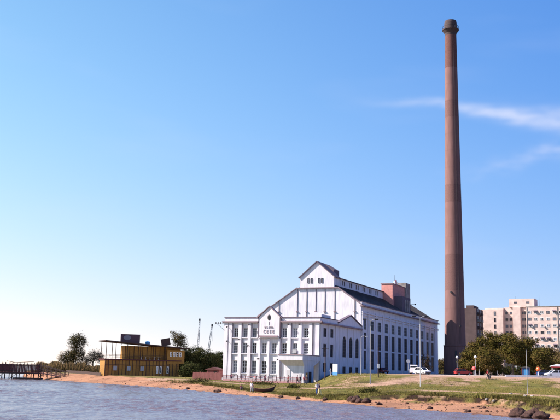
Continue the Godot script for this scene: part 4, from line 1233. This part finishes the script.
	for e in [[471, 262, 3.4], [483, 266, 3.8], [495, 262, 3.6], [507, 266, 3.8], [519, 262, 3.4], [531, 264, 3.6], [543, 262, 3.4], [553, 268, 3.8]]:  # bushes added to darken the gap under the trees
		var p := at_depth(e[0], 372, e[1])
		tree("added_bush", "added dark leafy bush deepening the shade under the big trees beside the chimney", "added bushes under the trees", Vector3(p.x, 3.75, p.z), 0.9, 0.14,
			[[Vector3(0, e[2] * 0.45, 0), Vector3(2.3, e[2] * 0.5, 1.2)]], 60, 46, 0.26, dark + [olive[2]], 0.0, 0.4)
		k += 1
	tree("thin_tree", "small rust coloured tree before the hall windows, right of the white cars", "", stand_at(426.0, 216.0), 2.4, 0.12,
		[[Vector3(0, 3.4, 0), Vector3(1.0, 1.5, 1.0)], [Vector3(0.3, 2.0, 0.2), Vector3(0.9, 0.9, 0.9)]], 60, 20, 0.22, rust, 0.1, 0.3)
	# reeds at the back of the sand
	var b := MB.new(); b.use_col = true
	for i in 11000:
		var px := rng.randf_range(37.0, 101.0)
		var d := rng.randf_range(258.0, 272.0)
		var p := stand_at(px, d)
		var h := rng.randf_range(1.6, 3.3) * (0.85 + 0.3 * noise.get_noise_1d(px * 9.0)) * (0.75 if px > 84.0 else 1.0)
		var lean := Vector3(rng.randfn() * 0.35, h, rng.randfn() * 0.3)
		var s := Vector3(0.05, 0, rng.randf_range(-0.05, 0.05))
		b.col = Color(0.24, 0.15, 0.08).lerp(Color(0.12, 0.095, 0.04), rng.randf())
		b.quad(p - s, p + s, p + lean + s * 0.5, p + lean - s * 0.5)
	var o := single("reeds", b, M.grass, "dry brown reeds growing thickly along the top of the sand", "reeds")
	o.set_meta("kind", "stuff")

func build_grass():
	var tuft := MB.new(); tuft.use_col = true
	var tr := RandomNumberGenerator.new(); tr.seed = 77
	for k in 9:
		var a := tr.randf() * TAU
		var p := Vector3(cos(a), 0, sin(a)) * tr.randf() * 0.22
		var t := p + Vector3(tr.randfn() * 0.1, tr.randf_range(0.6, 1.0), tr.randfn() * 0.1)
		var s := Vector3(cos(a + 1.6), 0, sin(a + 1.6)) * 0.035
		tuft.tri(p - s, p + s, t)
	var xf := []
	var cl := []
	var tries := 0
	while xf.size() < 85000 and tries < 600000:
		tries += 1
		var px := rng.randf_range(150.0, 590.0)
		var d := 74.0 + 120.0 * rng.randf() * rng.randf() + rng.randf() * 20.0
		var x := (px - 280.0) * d / 881.0
		var h := height(x, d)
		var z := zone
		if z < 1.7 or h < 0.15: continue
		var bank := z > 2.0 and z < 3.25
		if z < 2.0 and rng.randf() > 0.06: continue
		var n1 := noise.get_noise_2d(x * 6.0 + 90.0, d * 6.0)
		if not bank and n1 + rng.randfn() * 0.25 < -0.1: continue
		if z > 5.7 and px > 390.0: continue
		if px > 372.0 and z > 2.0 and z < 2.96 and rng.randf() < 0.9: continue
		var near_track := false
		for t in tracks:
			for i in t.size() - 1:
				if Vector2(x, d).distance_to(Geometry2D.get_closest_point_to_segment(Vector2(x, d), t[i], t[i + 1])) < 2.6 - n1 * 2.0: near_track = true
		if near_track and rng.randf() < 0.93: continue
		var sc := rng.randf_range(0.07, 0.17)
		if bank and n1 > -0.15: sc = rng.randf_range(0.14, 0.36)
		if noise.get_noise_2d(x * 14.0, d * 14.0) > 0.30: sc *= 1.6
		xf.append(Transform3D(Basis(Vector3.UP, rng.randf() * TAU).scaled(Vector3(sc * 1.6, sc, sc * 1.6)), Vector3(x, h - 0.02, -d)))
		var c := Color(0.21, 0.19, 0.05).lerp(Color(0.34, 0.265, 0.10), rng.randf())
		if bank and rng.randf() < (0.9 if n1 > 0.0 else 0.3): c = Color(0.07, 0.07, 0.02).lerp(Color(0.12, 0.09, 0.035), rng.randf())
		elif rng.randf() < 0.25: c = Color(0.08, 0.10, 0.025)
		cl.append(c)
	var mm := MultiMesh.new()
	mm.transform_format = MultiMesh.TRANSFORM_3D
	mm.use_colors = true
	var tm := tuft.mesh()
	mm.mesh = tm
	mm.instance_count = xf.size()
	for i in xf.size():
		mm.set_instance_transform(i, xf[i]); mm.set_instance_color(i, cl[i])
	var o := MultiMeshInstance3D.new()
	o.name = "grass"
	o.multimesh = mm
	o.material_override = M.grass
	add_child(o)
	tag(o, "dry olive and straw coloured grass tufts covering the bank", "grass")
	o.set_meta("kind", "stuff")

# ------------------------------------------------------------------ fences
func build_fences():
	var o := thing("railing_fence", "low pinkish red railing fence along the foot of the power station front", "fence")
	var a := stand_at(223, 188.0); var b := stand_at(301, 176.0)
	var n := 20
	for k in n + 1:
		var p := a.lerp(b, float(k) / n); p.y = height(p.x, -p.z)
		var s := MB.new(); s.box(Vector3(0, 0.45, 0), Vector3(0.16, 1.6, 0.16)); s.box(Vector3(0, 1.28, 0), Vector3(0.22, 0.08, 0.22))
		part(o, "post", s, M.fence_red, p)
		if k < n:
			var q := a.lerp(b, (k + 1.0) / n); q.y = height(q.x, -q.z)
			var m := MB.new()
			var w := MB.new(); w.bar(p + Vector3(0, 0.12, 0), q + Vector3(0, 0.12, 0), 0.18, 0.5); part(o, "base_wall", w, M.fence_red)
			for y in [0.62, 1.15]: m.bar(p + Vector3(0, y, 0), q + Vector3(0, y, 0), 0.06, 0.07)
			for t in 7: m.bar(p.lerp(q, (t + 0.5) / 7.0) + Vector3(0, 0.36, 0), p.lerp(q, (t + 0.5) / 7.0) + Vector3(0, 1.2, 0), 0.05, 0.05)
			part(o, "railing", m, M.fence_red)
	var f := thing("board_fence", "faded red board fence between the dark trees and the power station", "fence")
	var c := stand_at(193, 196.0); var d := stand_at(222, 193.0)
	for k in 22:
		var p := c.lerp(d, k / 22.0); var q := c.lerp(d, (k + 0.9) / 22.0)
		p.y = height(p.x, -p.z); q.y = height(q.x, -q.z)
		var hh := 1.45 + 0.25 * rng.randf()
		var m := MB.new(); m.bar(p + Vector3(0, hh / 2, 0), q + Vector3(0, hh / 2, 0), 0.06, hh); part(f, "board", m, M.board_red)
	var sh := thing("shed", "small low red shed with a dark roof behind the faded board fence", "shed", stand_at(213, 203.0), deg_to_rad(SITE_TURN))
	var w := MB.new(); w.span(Vector3(-1.6, -0.2, -2), Vector3(1.6, 2.1, 0)); part(sh, "wall", w, mat(Color(0.22, 0.07, 0.07), 0.9))
	var rf := MB.new(); rf.prism([[-1.9, 2.1], [1.9, 2.1], [1.9, 2.22], [0, 2.75], [-1.9, 2.22]], -2.3, 0.3); part(sh, "roof", rf, M.timber_red)
	var dr := MB.new(); dr.box(Vector3(0.6, 0.95, 0.03), Vector3(0.8, 1.9, 0.08)); part(sh, "door", dr, M.timber_dark)

# ------------------------------------------------------------------ lamps and poles
func build_lamps():
	var i := 0
	for e in [[420.5, 387.0, 10.5, "tall grey two headed lamp post below the dirt track, standing before the white van"], [370.3, 384.0, 10.2, "tall grey two headed lamp post on the grass before the hall's first windows"]]:
		var p := on_ground(e[0], e[1])
		var o := thing("street_lamp", e[3], "street lamp", p, 0.0, "tall lamp posts")
		var s := MB.new(); s.tube([Vector3(0, -0.3, 0), Vector3(0, 4, 0), Vector3(0, e[2], 0)], [0.09, 0.075, 0.05], 8); part(o, "pole", s, M.grey_metal)
		for x in [-1.0, 1.0]:
			var a := MB.new(); a.tube([Vector3(0, e[2] - 0.1, 0), Vector3(0.35 * x, e[2] + 0.15, 0), Vector3(0.75 * x, e[2] + 0.22, 0)], [0.05, 0.045, 0.04], 6); part(o, "arm", a, M.grey_metal)
			var h := MB.new(); h.box(Vector3(0.98 * x, e[2] + 0.2, 0), Vector3(0.62, 0.2, 0.32)); part(o, "lamp_head", h, M.iron)
		i += 1
	for e in [[361, 166.0, 7.0, "medium grey lamp post with one arm in front of the arched windows"]]:
		var p := stand_at(e[0], e[1])
		var o := thing("street_lamp", e[3], "street lamp", p)
		var s := MB.new(); s.tube([Vector3(0, -0.3, 0), Vector3(0, e[2], 0)], [0.07, 0.045], 8); part(o, "pole", s, M.grey_metal)
		var a := MB.new(); a.tube([Vector3(0, e[2], 0), Vector3(0.3, e[2] + 0.25, 0), Vector3(0.8, e[2] + 0.2, 0)], [0.05, 0.05, 0.04], 6); part(o, "arm", a, M.grey_metal)
		var h := MB.new(); h.box(Vector3(1.0, e[2] + 0.17, 0), Vector3(0.5, 0.16, 0.28)); part(o, "lamp_head", h, M.white_paint)
	var names := ["white globe lamp nearest the chimney plinth", "white globe lamp, the taller, between the chimney and the telephone hood", "white globe lamp just right of the taller one, lower", "white globe lamp in front of the trees, right of the person in red", "white globe lamp in front of the dark trees, left of the blue kiosk", "small white globe lamp deep under the trees"]
	var k := 0
	for e in [[457, 357.3, 205.0], [475.3, 357.0, 196.0], [479.3, 362.4, 226.0], [497, 363.0, 232.0], [516.5, 366.5, 262.0], [500.5, 367.4, 270.0]]:
		var t := at_depth(e[0], e[1], e[2])
		var g := stand_at(e[0], e[2])
		var o := thing("globe_lamp", names[k], "street lamp", Vector3(t.x, g.y, t.z), 0.0, "globe lamps along the road")
		var h := t.y - g.y
		var s := MB.new(); s.tube([Vector3(0, -0.2, 0), Vector3(0, h - 0.25, 0)], [0.07, 0.05], 7); part(o, "pole", s, M.grey_metal)
		var c := MB.new(); c.lathe([[0.07, h - 0.3], [0.16, h - 0.26], [0.14, h - 0.2]], 10); part(o, "collar", c, M.iron)
		var pr := []
		for q in 9: pr.append([maxf(0.30 * sin(PI * q / 8.0), 0.01), h - 0.3 * cos(PI * q / 8.0)])
		var b := MB.new(); b.lathe(pr, 14); part(o, "globe", b, M.globe)
		k += 1
	for e in [[325.0, 380.5, 6.2, 0.10, "dark wooden pole at the corner of the power station by the porch", 1], [378.3, 378.0, 5.2, 0.09, "dark pole with a small white box on the grass before the hall", 2], [408.3, 375.4, 3.0, 0.05, "slim pole with a round white sign left of the white van", 3], [527.5, 394.0, 5.6, 0.035, "thin pale pole standing in the grass in front of the blue kiosk", 4]]:
		var p := on_ground(e[0], e[1])
		if e[5] == 3: p = stand_at(e[0], 205.0)
		if e[5] == 1: p = stand_at(e[0], 168.0)
		var o := thing("pole", e[4], "pole", p)
		var s := MB.new(); s.tube([Vector3(0, -0.3, 0), Vector3(0, e[2], 0)], [e[3] * 1.2, e[3] * 0.8], 7)
		part(o, "shaft", s, M.timber_dark if e[5] < 3 else M.grey_metal)
		var q := MB.new()
		if e[5] == 2: q.box(Vector3(0, 2.0, 0.12), Vector3(0.4, 0.7, 0.3)); part(o, "meter_box", q, M.white_paint)
		elif e[5] == 3: q.tube([Vector3(0, 2.95, 0.02), Vector3(0, 2.95, 0.1)], [0.42, 0.42], 18); part(o, "sign_disc", q, M.white_paint)
		elif e[5] == 1: q.bar(Vector3(-0.7, e[2] - 0.4, 0), Vector3(0.7, e[2] - 0.4, 0), 0.09, 0.09); part(o, "cross_arm", q, M.timber_dark)
		else: q.lathe([[0.05, e[2]], [0.06, e[2] + 0.1], [0.01, e[2] + 0.14]], 8); part(o, "cap", q, M.iron)

# ------------------------------------------------------------------ vehicles
func car(called: String, label: String, at: Vector3, turn: float, paint: Material, L: float, W: float, prof: Array, cabin: Array):
	# prof: side outline of the lower body, cabin: side outline of the glasshouse [x, y], both counter-clockwise
	var o := thing(called, label, "van" if called.contains("van") else "car", at, turn)
	var b := MB.new(); b.prism(prof, -W / 2, W / 2); part(o, "body", b, paint)
	var hw := W * 0.43
	var g := MB.new(); g.prism(cabin, -hw, hw); part(o, "windows", g, M.glass)
	var x0: float = 1e9; var x1: float = -1e9; var yt: float = 0.0; var yb: float = 1e9
	for p in cabin:
		yt = maxf(yt, p[1]); yb = minf(yb, p[1])
	for p in cabin:
		if p[1] > yt - 0.05: x0 = minf(x0, p[0]); x1 = maxf(x1, p[0])
	var r := MB.new(); r.span(Vector3(x0 - 0.06, yt - 0.02, -hw - 0.01), Vector3(x1 + 0.06, yt + 0.06, hw + 0.01)); part(o, "roof", r, paint)
	for s in [-1.0, 1.0]:
		for k in cabin.size():
			var pl := MB.new(); var p: Array = cabin[k]; var q: Array = cabin[(k + 1) % cabin.size()]
			if absf(p[1] - q[1]) < 0.15: continue
			pl.bar(Vector3(p[0], p[1], s * hw), Vector3(q[0], q[1], s * hw), 0.1, 0.1); part(o, "pillar", pl, paint)
		var mid := MB.new(); mid.bar(Vector3((x0 + x1) / 2, yb, s * (hw + 0.005)), Vector3((x0 + x1) / 2, yt, s * (hw + 0.005)), 0.05, 0.12); part(o, "pillar", mid, paint)
		for x in [-L * 0.31, L * 0.31]:
			var w := MB.new(); w.tube([Vector3(x, 0.31, s * W / 2 - s * 0.18), Vector3(x, 0.31, s * W / 2 + s * 0.02)], [0.31, 0.31], 16); var t := part(o, "wheel", w, M.tyre)
			var h := MB.new(); h.tube([Vector3(x, 0.31, s * W / 2), Vector3(x, 0.31, s * W / 2 + s * 0.04)], [0.18, 0.17], 12); part(t, "rim", h, M.grey_metal)
		var hl := MB.new(); hl.box(Vector3(L / 2 - 0.02, 0.68, s * W * 0.36), Vector3(0.08, 0.16, 0.32)); part(o, "headlight", hl, M.bright_glass)
		var tl := MB.new(); tl.box(Vector3(-L / 2 + 0.02, 0.75, s * W * 0.38), Vector3(0.08, 0.2, 0.2)); part(o, "tail_light", tl, M.red)
	var bm := MB.new(); bm.box(Vector3(L / 2, 0.42, 0), Vector3(0.14, 0.18, W * 0.96)); part(o, "bumper", bm, M.iron)
	return o

func build_vehicles():
	var van := [[-2.2, 0.35], [2.2, 0.35], [2.25, 0.9], [1.7, 1.15], [-2.2, 1.15]]
	var vanc := [[-2.15, 1.15], [1.75, 1.15], [1.2, 1.98], [-2.1, 2.0]]
	var hat := [[-1.85, 0.32], [1.9, 0.32], [1.92, 0.75], [0.95, 0.92], [-1.85, 0.95]]
	var hatc := [[-1.78, 0.93], [1.0, 0.93], [0.3, 1.42], [-1.35, 1.45]]
	var p := stand_at(414.5, 196.0)
	var v: Node3D = car("white_van", "white van parked on the dirt beside the power station's long side", p, deg_to_rad(76.0), M.car_white, 4.4, 1.8, van, vanc)
	for s in [-1.0, 1.0]:
		var b := MB.new(); b.span(Vector3(-2.12, 1.1, s * 0.78 - 0.02), Vector3(0.2, 1.99, s * 0.78 + 0.03)); part(v, "side_panel", b, M.car_white)
	var rd := MB.new(); rd.span(Vector3(-2.24, 0.5, -0.8), Vector3(-2.1, 1.5, 0.8)); rd.span(Vector3(-2.24, 1.78, -0.8), Vector3(-2.08, 2.0, 0.8)); part(v, "rear_door", rd, M.car_white)
	car("white_car", "white hatchback parked just right of the white van", stand_at(422.3, 190.0), deg_to_rad(-58.0), M.car_white, 3.8, 1.65, hat, hatc)
	car("red_car", "red car parked under the trees by the chimney plinth", stand_at(463.0, 198.0), deg_to_rad(8.0), M.red, 3.9, 1.65, hat, hatc)
	car("red_car", "small red car parked before the hall windows left of the dirt track", stand_at(383.0, 228.0), deg_to_rad(-75.0), M.red, 3.8, 1.65, hat, hatc)
	car("blue_car", "dark blue car parked right of the orange telephone hood", stand_at(546.0, 186.0), deg_to_rad(4.0), M.navy, 3.9, 1.65, hat, hatc)
	car("white_car", "white car parked beneath the striped awning stall", stand_at(554.5, 178.0), deg_to_rad(188.0), M.car_white, 3.8, 1.65, hat, hatc)

# ------------------------------------------------------------------ things beside the road
func build_street_things():
	var k := 0
	for e in [[538.3, 171.0, "orange public telephone hood on a white post beside the road"], [474.0, 186.0, "reddish public telephone hood under the taller globe lamp"]]:
		var o := thing("telephone_hood", e[2], "telephone", stand_at(e[0], e[1]), deg_to_rad(150.0 if k == 0 else 205.0), "public telephones")
		var s := MB.new(); s.tube([Vector3(0, -0.2, 0), Vector3(0, 1.75, 0)], [0.07, 0.06], 8); part(o, "post", s, M.white_paint)
		var hd := MB.new()
		var R := 0.44
		for i in 8:
			for j in 10:
				var q := []
				for c in [[0, 0], [1, 0], [1, 1], [0, 1]]:
					var th: float = PI * (i + c[0]) / 8.0 * 0.64; var ph: float = PI * 1.35 * (j + c[1]) / 10.0 - 0.55
					q.append(Vector3(R * sin(th) * cos(ph), 1.45 + R * 1.15 * cos(th), -R * 1.1 * sin(th) * sin(ph)))
				hd.quad(q[0], q[3], q[2], q[1])
		part(o, "hood", hd, M.orange if k == 0 else mat(Color(0.62, 0.10, 0.09), 0.4))
		var ph_ := MB.new(); ph_.box(Vector3(0, 1.35, 0.0), Vector3(0.26, 0.42, 0.18)); var h := part(o, "telephone", ph_, M.navy)
		var hs := MB.new(); hs.box(Vector3(-0.18, 1.38, 0.02), Vector3(0.06, 0.24, 0.07)); part(h, "handset", hs, M.iron)
		k += 1
	var o := thing("kiosk", "small blue kiosk with a dark red side beside the road", "kiosk", stand_at(526.0, 170.0), deg_to_rad(-20.0))
	var b := MB.new(); b.span(Vector3(-0.7, -0.1, -0.6), Vector3(0.7, 1.7, 0.6)); part(o, "cabinet", b, M.navy)
	var l := MB.new(); l.span(Vector3(-0.78, 0.0, -0.55), Vector3(-0.71, 1.6, 0.55)); part(o, "side_board", l, mat(Color(0.3, 0.03, 0.04), 0.6))
	var d := MB.new(); d.span(Vector3(-0.35, 0.1, 0.6), Vector3(0.35, 1.5, 0.64)); part(o, "door", d, M.blue)
	var r := MB.new(); r.prism([[-0.9, 1.7], [0.9, 1.7], [0.9, 1.78], [0, 2.0], [-0.9, 1.78]], -0.8, 0.8); part(o, "roof", r, M.iron)
	# stall with a red and white awning at the right edge
	var s := thing("awning_stall", "street stall under a sloping white awning with a red edge", "stall", stand_at(558.5, 182.0), deg_to_rad(-10.0))
	for x in [-1.3, 1.3]:
		for z in [-0.9, 0.9]:
			var p := MB.new(); p.tube([Vector3(x, -0.1, z), Vector3(x, 2.2, z)], [0.04, 0.04], 6); part(s, "post", p, M.grey_metal)
	var a := MB.new(); a.prism([[-1.6, 2.2], [1.6, 2.2], [1.6, 2.3], [0, 2.75], [-1.6, 2.3]], -1.2, 1.2); part(s, "awning", a, M.white_paint)
	var v := MB.new(); v.span(Vector3(-1.6, 1.98, 1.2), Vector3(1.6, 2.22, 1.24)); part(s, "valance", v, M.red)
	var c := MB.new(); c.span(Vector3(-1.2, 0.0, 0.3), Vector3(1.2, 0.95, 0.85)); part(s, "counter", c, M.timber_red)
	# low white kerb wall along the road, block by block
	var kw := thing("kerb_wall", "low white kerb wall along the road above the grass slope", "kerb")
	var prev := stand_at(505.0, 161.5)
	for i in range(1, 22):
		var q := stand_at(505.0 + i * 3.4, 161.5)
		var m := MB.new(); m.bar(prev + (q - prev) * 0.02 + Vector3(0, 0.16, 0), q - (q - prev) * 0.02 + Vector3(0, 0.16, 0), 0.3, 0.42); part(kw, "kerb_block", m, M.white_paint)
		prev = q
	# notice board beside the power station
	var nb := thing("notice_board", "white notice board with a blue lower half by the power station corner", "sign", stand_at(335.2, 176.0), deg_to_rad(-24.0))
	var w := MB.new(); w.span(Vector3(-0.5, 0.75, 0), Vector3(0.5, 2.3, 0.08)); part(nb, "panel", w, M.white_paint)
	var u := MB.new(); u.span(Vector3(-0.5, 0.05, 0.0), Vector3(0.5, 0.745, 0.08)); part(nb, "lower_panel", u, mat(Color(0.12, 0.36, 0.70), 0.5))
	for x in [-0.42, 0.42]:
		var p := MB.new(); p.tube([Vector3(x, -0.3, -0.05), Vector3(x, 2.2, -0.05)], [0.04, 0.04], 6); part(nb, "post", p, M.grey_metal)

func rock_mesh(seed_: int, s: Vector3) -> MB:
	var nz := FastNoiseLite.new(); nz.seed = seed_; nz.frequency = 0.9; nz.fractal_octaves = 3
	var b := MB.new()
	var U := 26; var V := 16
	for i in V + 1:
		for j in U:
			var th := PI * i / V; var ph := TAU * j / U
			var p := Vector3(sin(th) * cos(ph), cos(th), -sin(th) * sin(ph))
			var f := 1.0 + 0.50 * nz.get_noise_3dv(p * 1.1) + 0.45 * absf(nz.get_noise_3dv(p * 2.2)) + 0.12 * nz.get_noise_3dv(p * 7.0)
			b.v.append(p * f * s); b.n.append(Vector3.ZERO)
	for i in V:
		for j in U:
			var e := (j + 1) % U
			var q := [i * U + j, (i + 1) * U + j, (i + 1) * U + e, i * U + e]
			var nn := (b.v[q[2]] - b.v[q[0]]).cross(b.v[q[3]] - b.v[q[1]])
			for k in q: b.n[k] += nn
			b.ix.append_array([q[0], q[2], q[1], q[0], q[3], q[2]])
	for i in b.n.size(): b.n[i] = b.n[i].normalized()
	return b

# ------------------------------------------------------------------ things on the shore
func build_shore_things():
	var g := "rocks at the water's edge"
	var k := 0
	for e in [[519.0, 417.0, 0.72, 0.5, 0], [527.0, 418.8, 0.5, 0.32, 0], [534.0, 418.0, 0.8, 0.55, 0], [541.5, 419.4, 0.66, 0.45, 0], [512.5, 416.8, 0.35, 0.22, 0],
			[351.5, 400.8, 0.5, 0.34, 1], [356.0, 402.2, 0.55, 0.45, 1], [359.8, 402.8, 0.42, 0.34, 1], [366.5, 403.0, 0.5, 0.34, 1], [379.0, 405.0, 0.3, 0.2, 1],
			[216.0, 392.0, 0.4, 0.25, 2], [218.5, 392.4, 0.42, 0.3, 2], [188.0, 389.0, 0.35, 0.2, 2], [281.0, 397.5, 0.3, 0.2, 2], [298.0, 399.0, 0.3, 0.2, 2], [325.0, 400.5, 0.32, 0.22, 2], [430.0, 409.0, 0.28, 0.2, 2], [468.0, 412.3, 0.3, 0.2, 2]]:
		var p := on_ground(e[0], e[1])
		var b := rock_mesh(100 + k, Vector3(e[2], e[3], e[2] * 0.85))
		var label: String = ["big brown boulder in the jumble where the grass bank meets the river", "rounded rock in the small pile on the shore before the grass mound", "small single stone lying along the waterline"][e[4]]
		single("rock", b, M.rock, label, "rock", Vector3(p.x, maxf(p.y, 0.0) + e[3] * 0.35, p.z), rng.randf() * TAU, g)
		k += 1
	# pale stones on the path
	for e in [[511, 394.6], [525, 396.6], [532, 397.2], [486.5, 402.5], [494.0, 403.0]]:
		var b := rock_mesh(300 + k, Vector3(0.17, 0.13, 0.17))
		var p := on_ground(e[0], e[1])
		single("stone", b, M.concrete, "small pale stone lying on the bare earth of the bank", "stone", p + Vector3(0, 0.08, 0), 0.0, "pale stones on the bank")
		k += 1
	# scattered pebbles and drift along the sand
	var pm := rock_mesh(900, Vector3(1, 0.6, 1))
	var mm := MultiMesh.new(); mm.transform_format = MultiMesh.TRANSFORM_3D; mm.mesh = pm.mesh()
	var xs := []
	for q in 6000:
		var px := rng.randf_range(60.0, 560.0)
		var d := rng.randf_range(78.0, 240.0)
		var x := (px - 280.0) * d / 881.0
		var h := height(x, d)
		if zone < 1.05 or zone > 2.15 or h < 0.02: continue
		var sc := rng.randf_range(0.03, 0.09) * (1.0 + 1.2 * float(rng.randf() < 0.12))
		xs.append(Transform3D(Basis(Vector3.UP, rng.randf() * TAU).scaled(Vector3(sc, sc, sc)), Vector3(x, h + sc * 0.2, -d)))
	mm.instance_count = xs.size()
	for q in xs.size(): mm.set_instance_transform(q, xs[q])
	var pe := MultiMeshInstance3D.new(); pe.name = "pebbles"; pe.multimesh = mm; pe.material_override = M.rock
	add_child(pe)
	tag(pe, "small dark pebbles and drift scattered over the sand", "pebbles"); pe.set_meta("kind", "stuff")
	# beached boat
	var p := on_ground(263.5, 392.5)
	var o := thing("rowing_boat", "dark wooden rowing boat with a raised stem, beached on the shore", "boat", p + Vector3(0, 0.05, 0), deg_to_rad(6.0))
	var hb := MB.new()
	var N := 14; var K := 8
	var rows := []
	for i in N + 1:
		var t := lerpf(-1.0, 1.0, float(i) / N)
		var wd := 0.55 * pow(maxf(1.0 - t * t, 0.0), 0.6) + 0.02
		var sheer := 0.42 + 0.38 * t * t * (1.0 if t > 0 else 0.45)
		var keel := 0.3 * pow(absf(t), 4.0)
		var row := []
		for j in K + 1:
			var a := PI * j / K
			row.append(Vector3(t * 1.55, keel + (sheer - keel) * (1.0 - sin(a)), -wd * cos(a)))
		rows.append(row)
	for i in N:
		for j in K:
			hb.quad(rows[i][j], rows[i + 1][j], rows[i + 1][j + 1], rows[i][j + 1])
	part(o, "hull", hb, M.timber_dark)
	for x in [-0.7, 0.0, 0.7]:
		var q := MB.new(); q.box(Vector3(x, 0.36, 0), Vector3(0.24, 0.05, 0.8)); part(o, "seat", q, M.timber_red)
	for s in [0, K]:
		var q := MB.new(); var pts := []; var rr := []
		for i in N + 1: pts.append(rows[i][s]); rr.append(0.035)
		q.tube(pts, rr, 5); part(o, "gunwale", q, M.timber_red)
	var st := MB.new(); st.bar(Vector3(1.5, 0.5, 0), Vector3(1.75, 1.05, 0), 0.1, 0.14); part(o, "stem_post", st, M.timber_dark)
	# dark bushes on the grass bank
	var names := ["low dark shrub on the bank left of the beached boat", "low dark shrub on the grass behind the beached boat", "flat dark shrub on the grass in front of the porch", "flat dark shrub on the grass before the arched windows"]
	var i := 0
	for e in [[197.0, 382.6, 2.6, 0.55], [262.0, 385.0, 2.4, 0.4], [293.5, 388.4, 0.9, 0.4], [368.5, 392.8, 1.1, 0.35]]:
		var q := on_ground(e[0], e[1])
		var sb := MB.new(); sb.use_col = true
		for l in 1300:
			var dd := Vector3(rng.randfn() * e[2] * 0.5, absf(rng.randfn()) * e[3] * 0.6, rng.randfn() * 0.4)
			var pp := dd; pp.y += height(q.x + dd.x, -(q.z + dd.z)) - q.y
			var ax := Vector3(rng.randfn(), absf(rng.randfn()) + 0.5, rng.randfn()).normalized() * 0.2
			var sd := ax.cross(Vector3(rng.randfn(), rng.randfn(), rng.randfn())).normalized() * 0.05
			sb.col = Color(0.05, 0.045, 0.02).lerp(Color(0.09, 0.09, 0.03), rng.randf())
			sb.quad(pp, pp + ax * 0.5 + sd, pp + ax, pp + ax * 0.5 - sd)
		single("shrub", sb, M.leaf, names[i], "shrub", q, 0.0, "shrubs on the bank")
		i += 1

# ------------------------------------------------------------------ people
func build_people():
	var dk := Color(0.02, 0.015, 0.012)
	person("stand", stand_at(317.4, 117.0), deg_to_rad(20.0), 1.82, Color(0.62, 0.55, 0.55), Color(0.03, 0.08, 0.30), dk, "person in pale shirt and blue jeans standing on the grass slope")
	person("walk", stand_at(319.6, 116.2), deg_to_rad(60.0), 1.68, Color(0.07, 0.03, 0.05), Color(0.75, 0.62, 0.30), dk, "person in dark top and pale yellow trousers beside the one in blue jeans")
	person("stand", on_ground(251.3, 392.0), deg_to_rad(-20.0), 1.6, Color(0.72, 0.62, 0.62), Color(0.55, 0.5, 0.55), dk, "person in pale clothes standing at the end of the beached boat")
	person("sit", on_ground(253.2, 392.2), deg_to_rad(70.0), 1.75, Color(0.05, 0.12, 0.14), Color(0.06, 0.06, 0.09), dk, "person in dark clothes sitting by the beached boat")
	person("sit", on_ground(241.0, 390.2), deg_to_rad(10.0), 1.7, Color(0.22, 0.04, 0.05), Color(0.06, 0.04, 0.06), dk, "person in dark red sitting alone on the bank left of the boat")
	person("walk", on_ground(487.6, 379.6), deg_to_rad(60.0), 1.75, Color(0.55, 0.05, 0.07), Color(0.03, 0.03, 0.05), dk, "person in red top stepping down the edge of the road bank")
	person("sit", on_ground(489.6, 379.2), deg_to_rad(-20.0), 1.8, Color(0.03, 0.02, 0.03), Color(0.02, 0.02, 0.03), dk, "person in black sitting on the edge of the road bank")
	var g := "people walking by the porch"
	var i := 0
	for e in [[297.6, 172.5, Color(0.30, 0.04, 0.06), "person in dark red at the left of the group before the porch door"], [300.2, 172.0, Color(0.04, 0.04, 0.07), "person in black in the group before the porch door"], [304.2, 173.0, Color(0.35, 0.06, 0.09), "person in bright red beside the porch's shaded side"], [307.0, 172.0, Color(0.05, 0.03, 0.04), "person in dark brown beside the porch's shaded side"], [288.4, 173.5, Color(0.25, 0.05, 0.08), "person in maroon walking alone under the porch canopy"]]:
		person("walk", stand_at(e[0], e[1]), deg_to_rad(80.0 - 40.0 * i), 1.68 - 0.05 * (i % 3), e[2], Color(0.04, 0.035, 0.06), dk, e[3], g)
		i += 1
	i = 0
	for e in [[255.2, 181.5, Color(0.55, 0.05, 0.04), "person in bright red walking in front of the pinkish railing"], [265.5, 180.0, Color(0.28, 0.10, 0.16), "person in plum walking in front of the pinkish railing"], [231.5, 185.0, Color(0.40, 0.12, 0.18), "person in rose walking before the railing by the power station's left corner"]]:
		person("walk", stand_at(e[0], e[1]), deg_to_rad(90.0), 1.65, e[2], Color(0.10, 0.06, 0.10), dk, e[3], "people along the railing")
		i += 1
	person("stand", stand_at(330.6, 174.5), deg_to_rad(60.0), 1.65, Color(0.75, 0.72, 0.75), Color(0.5, 0.48, 0.55), dk, "person in white beside the notice board")
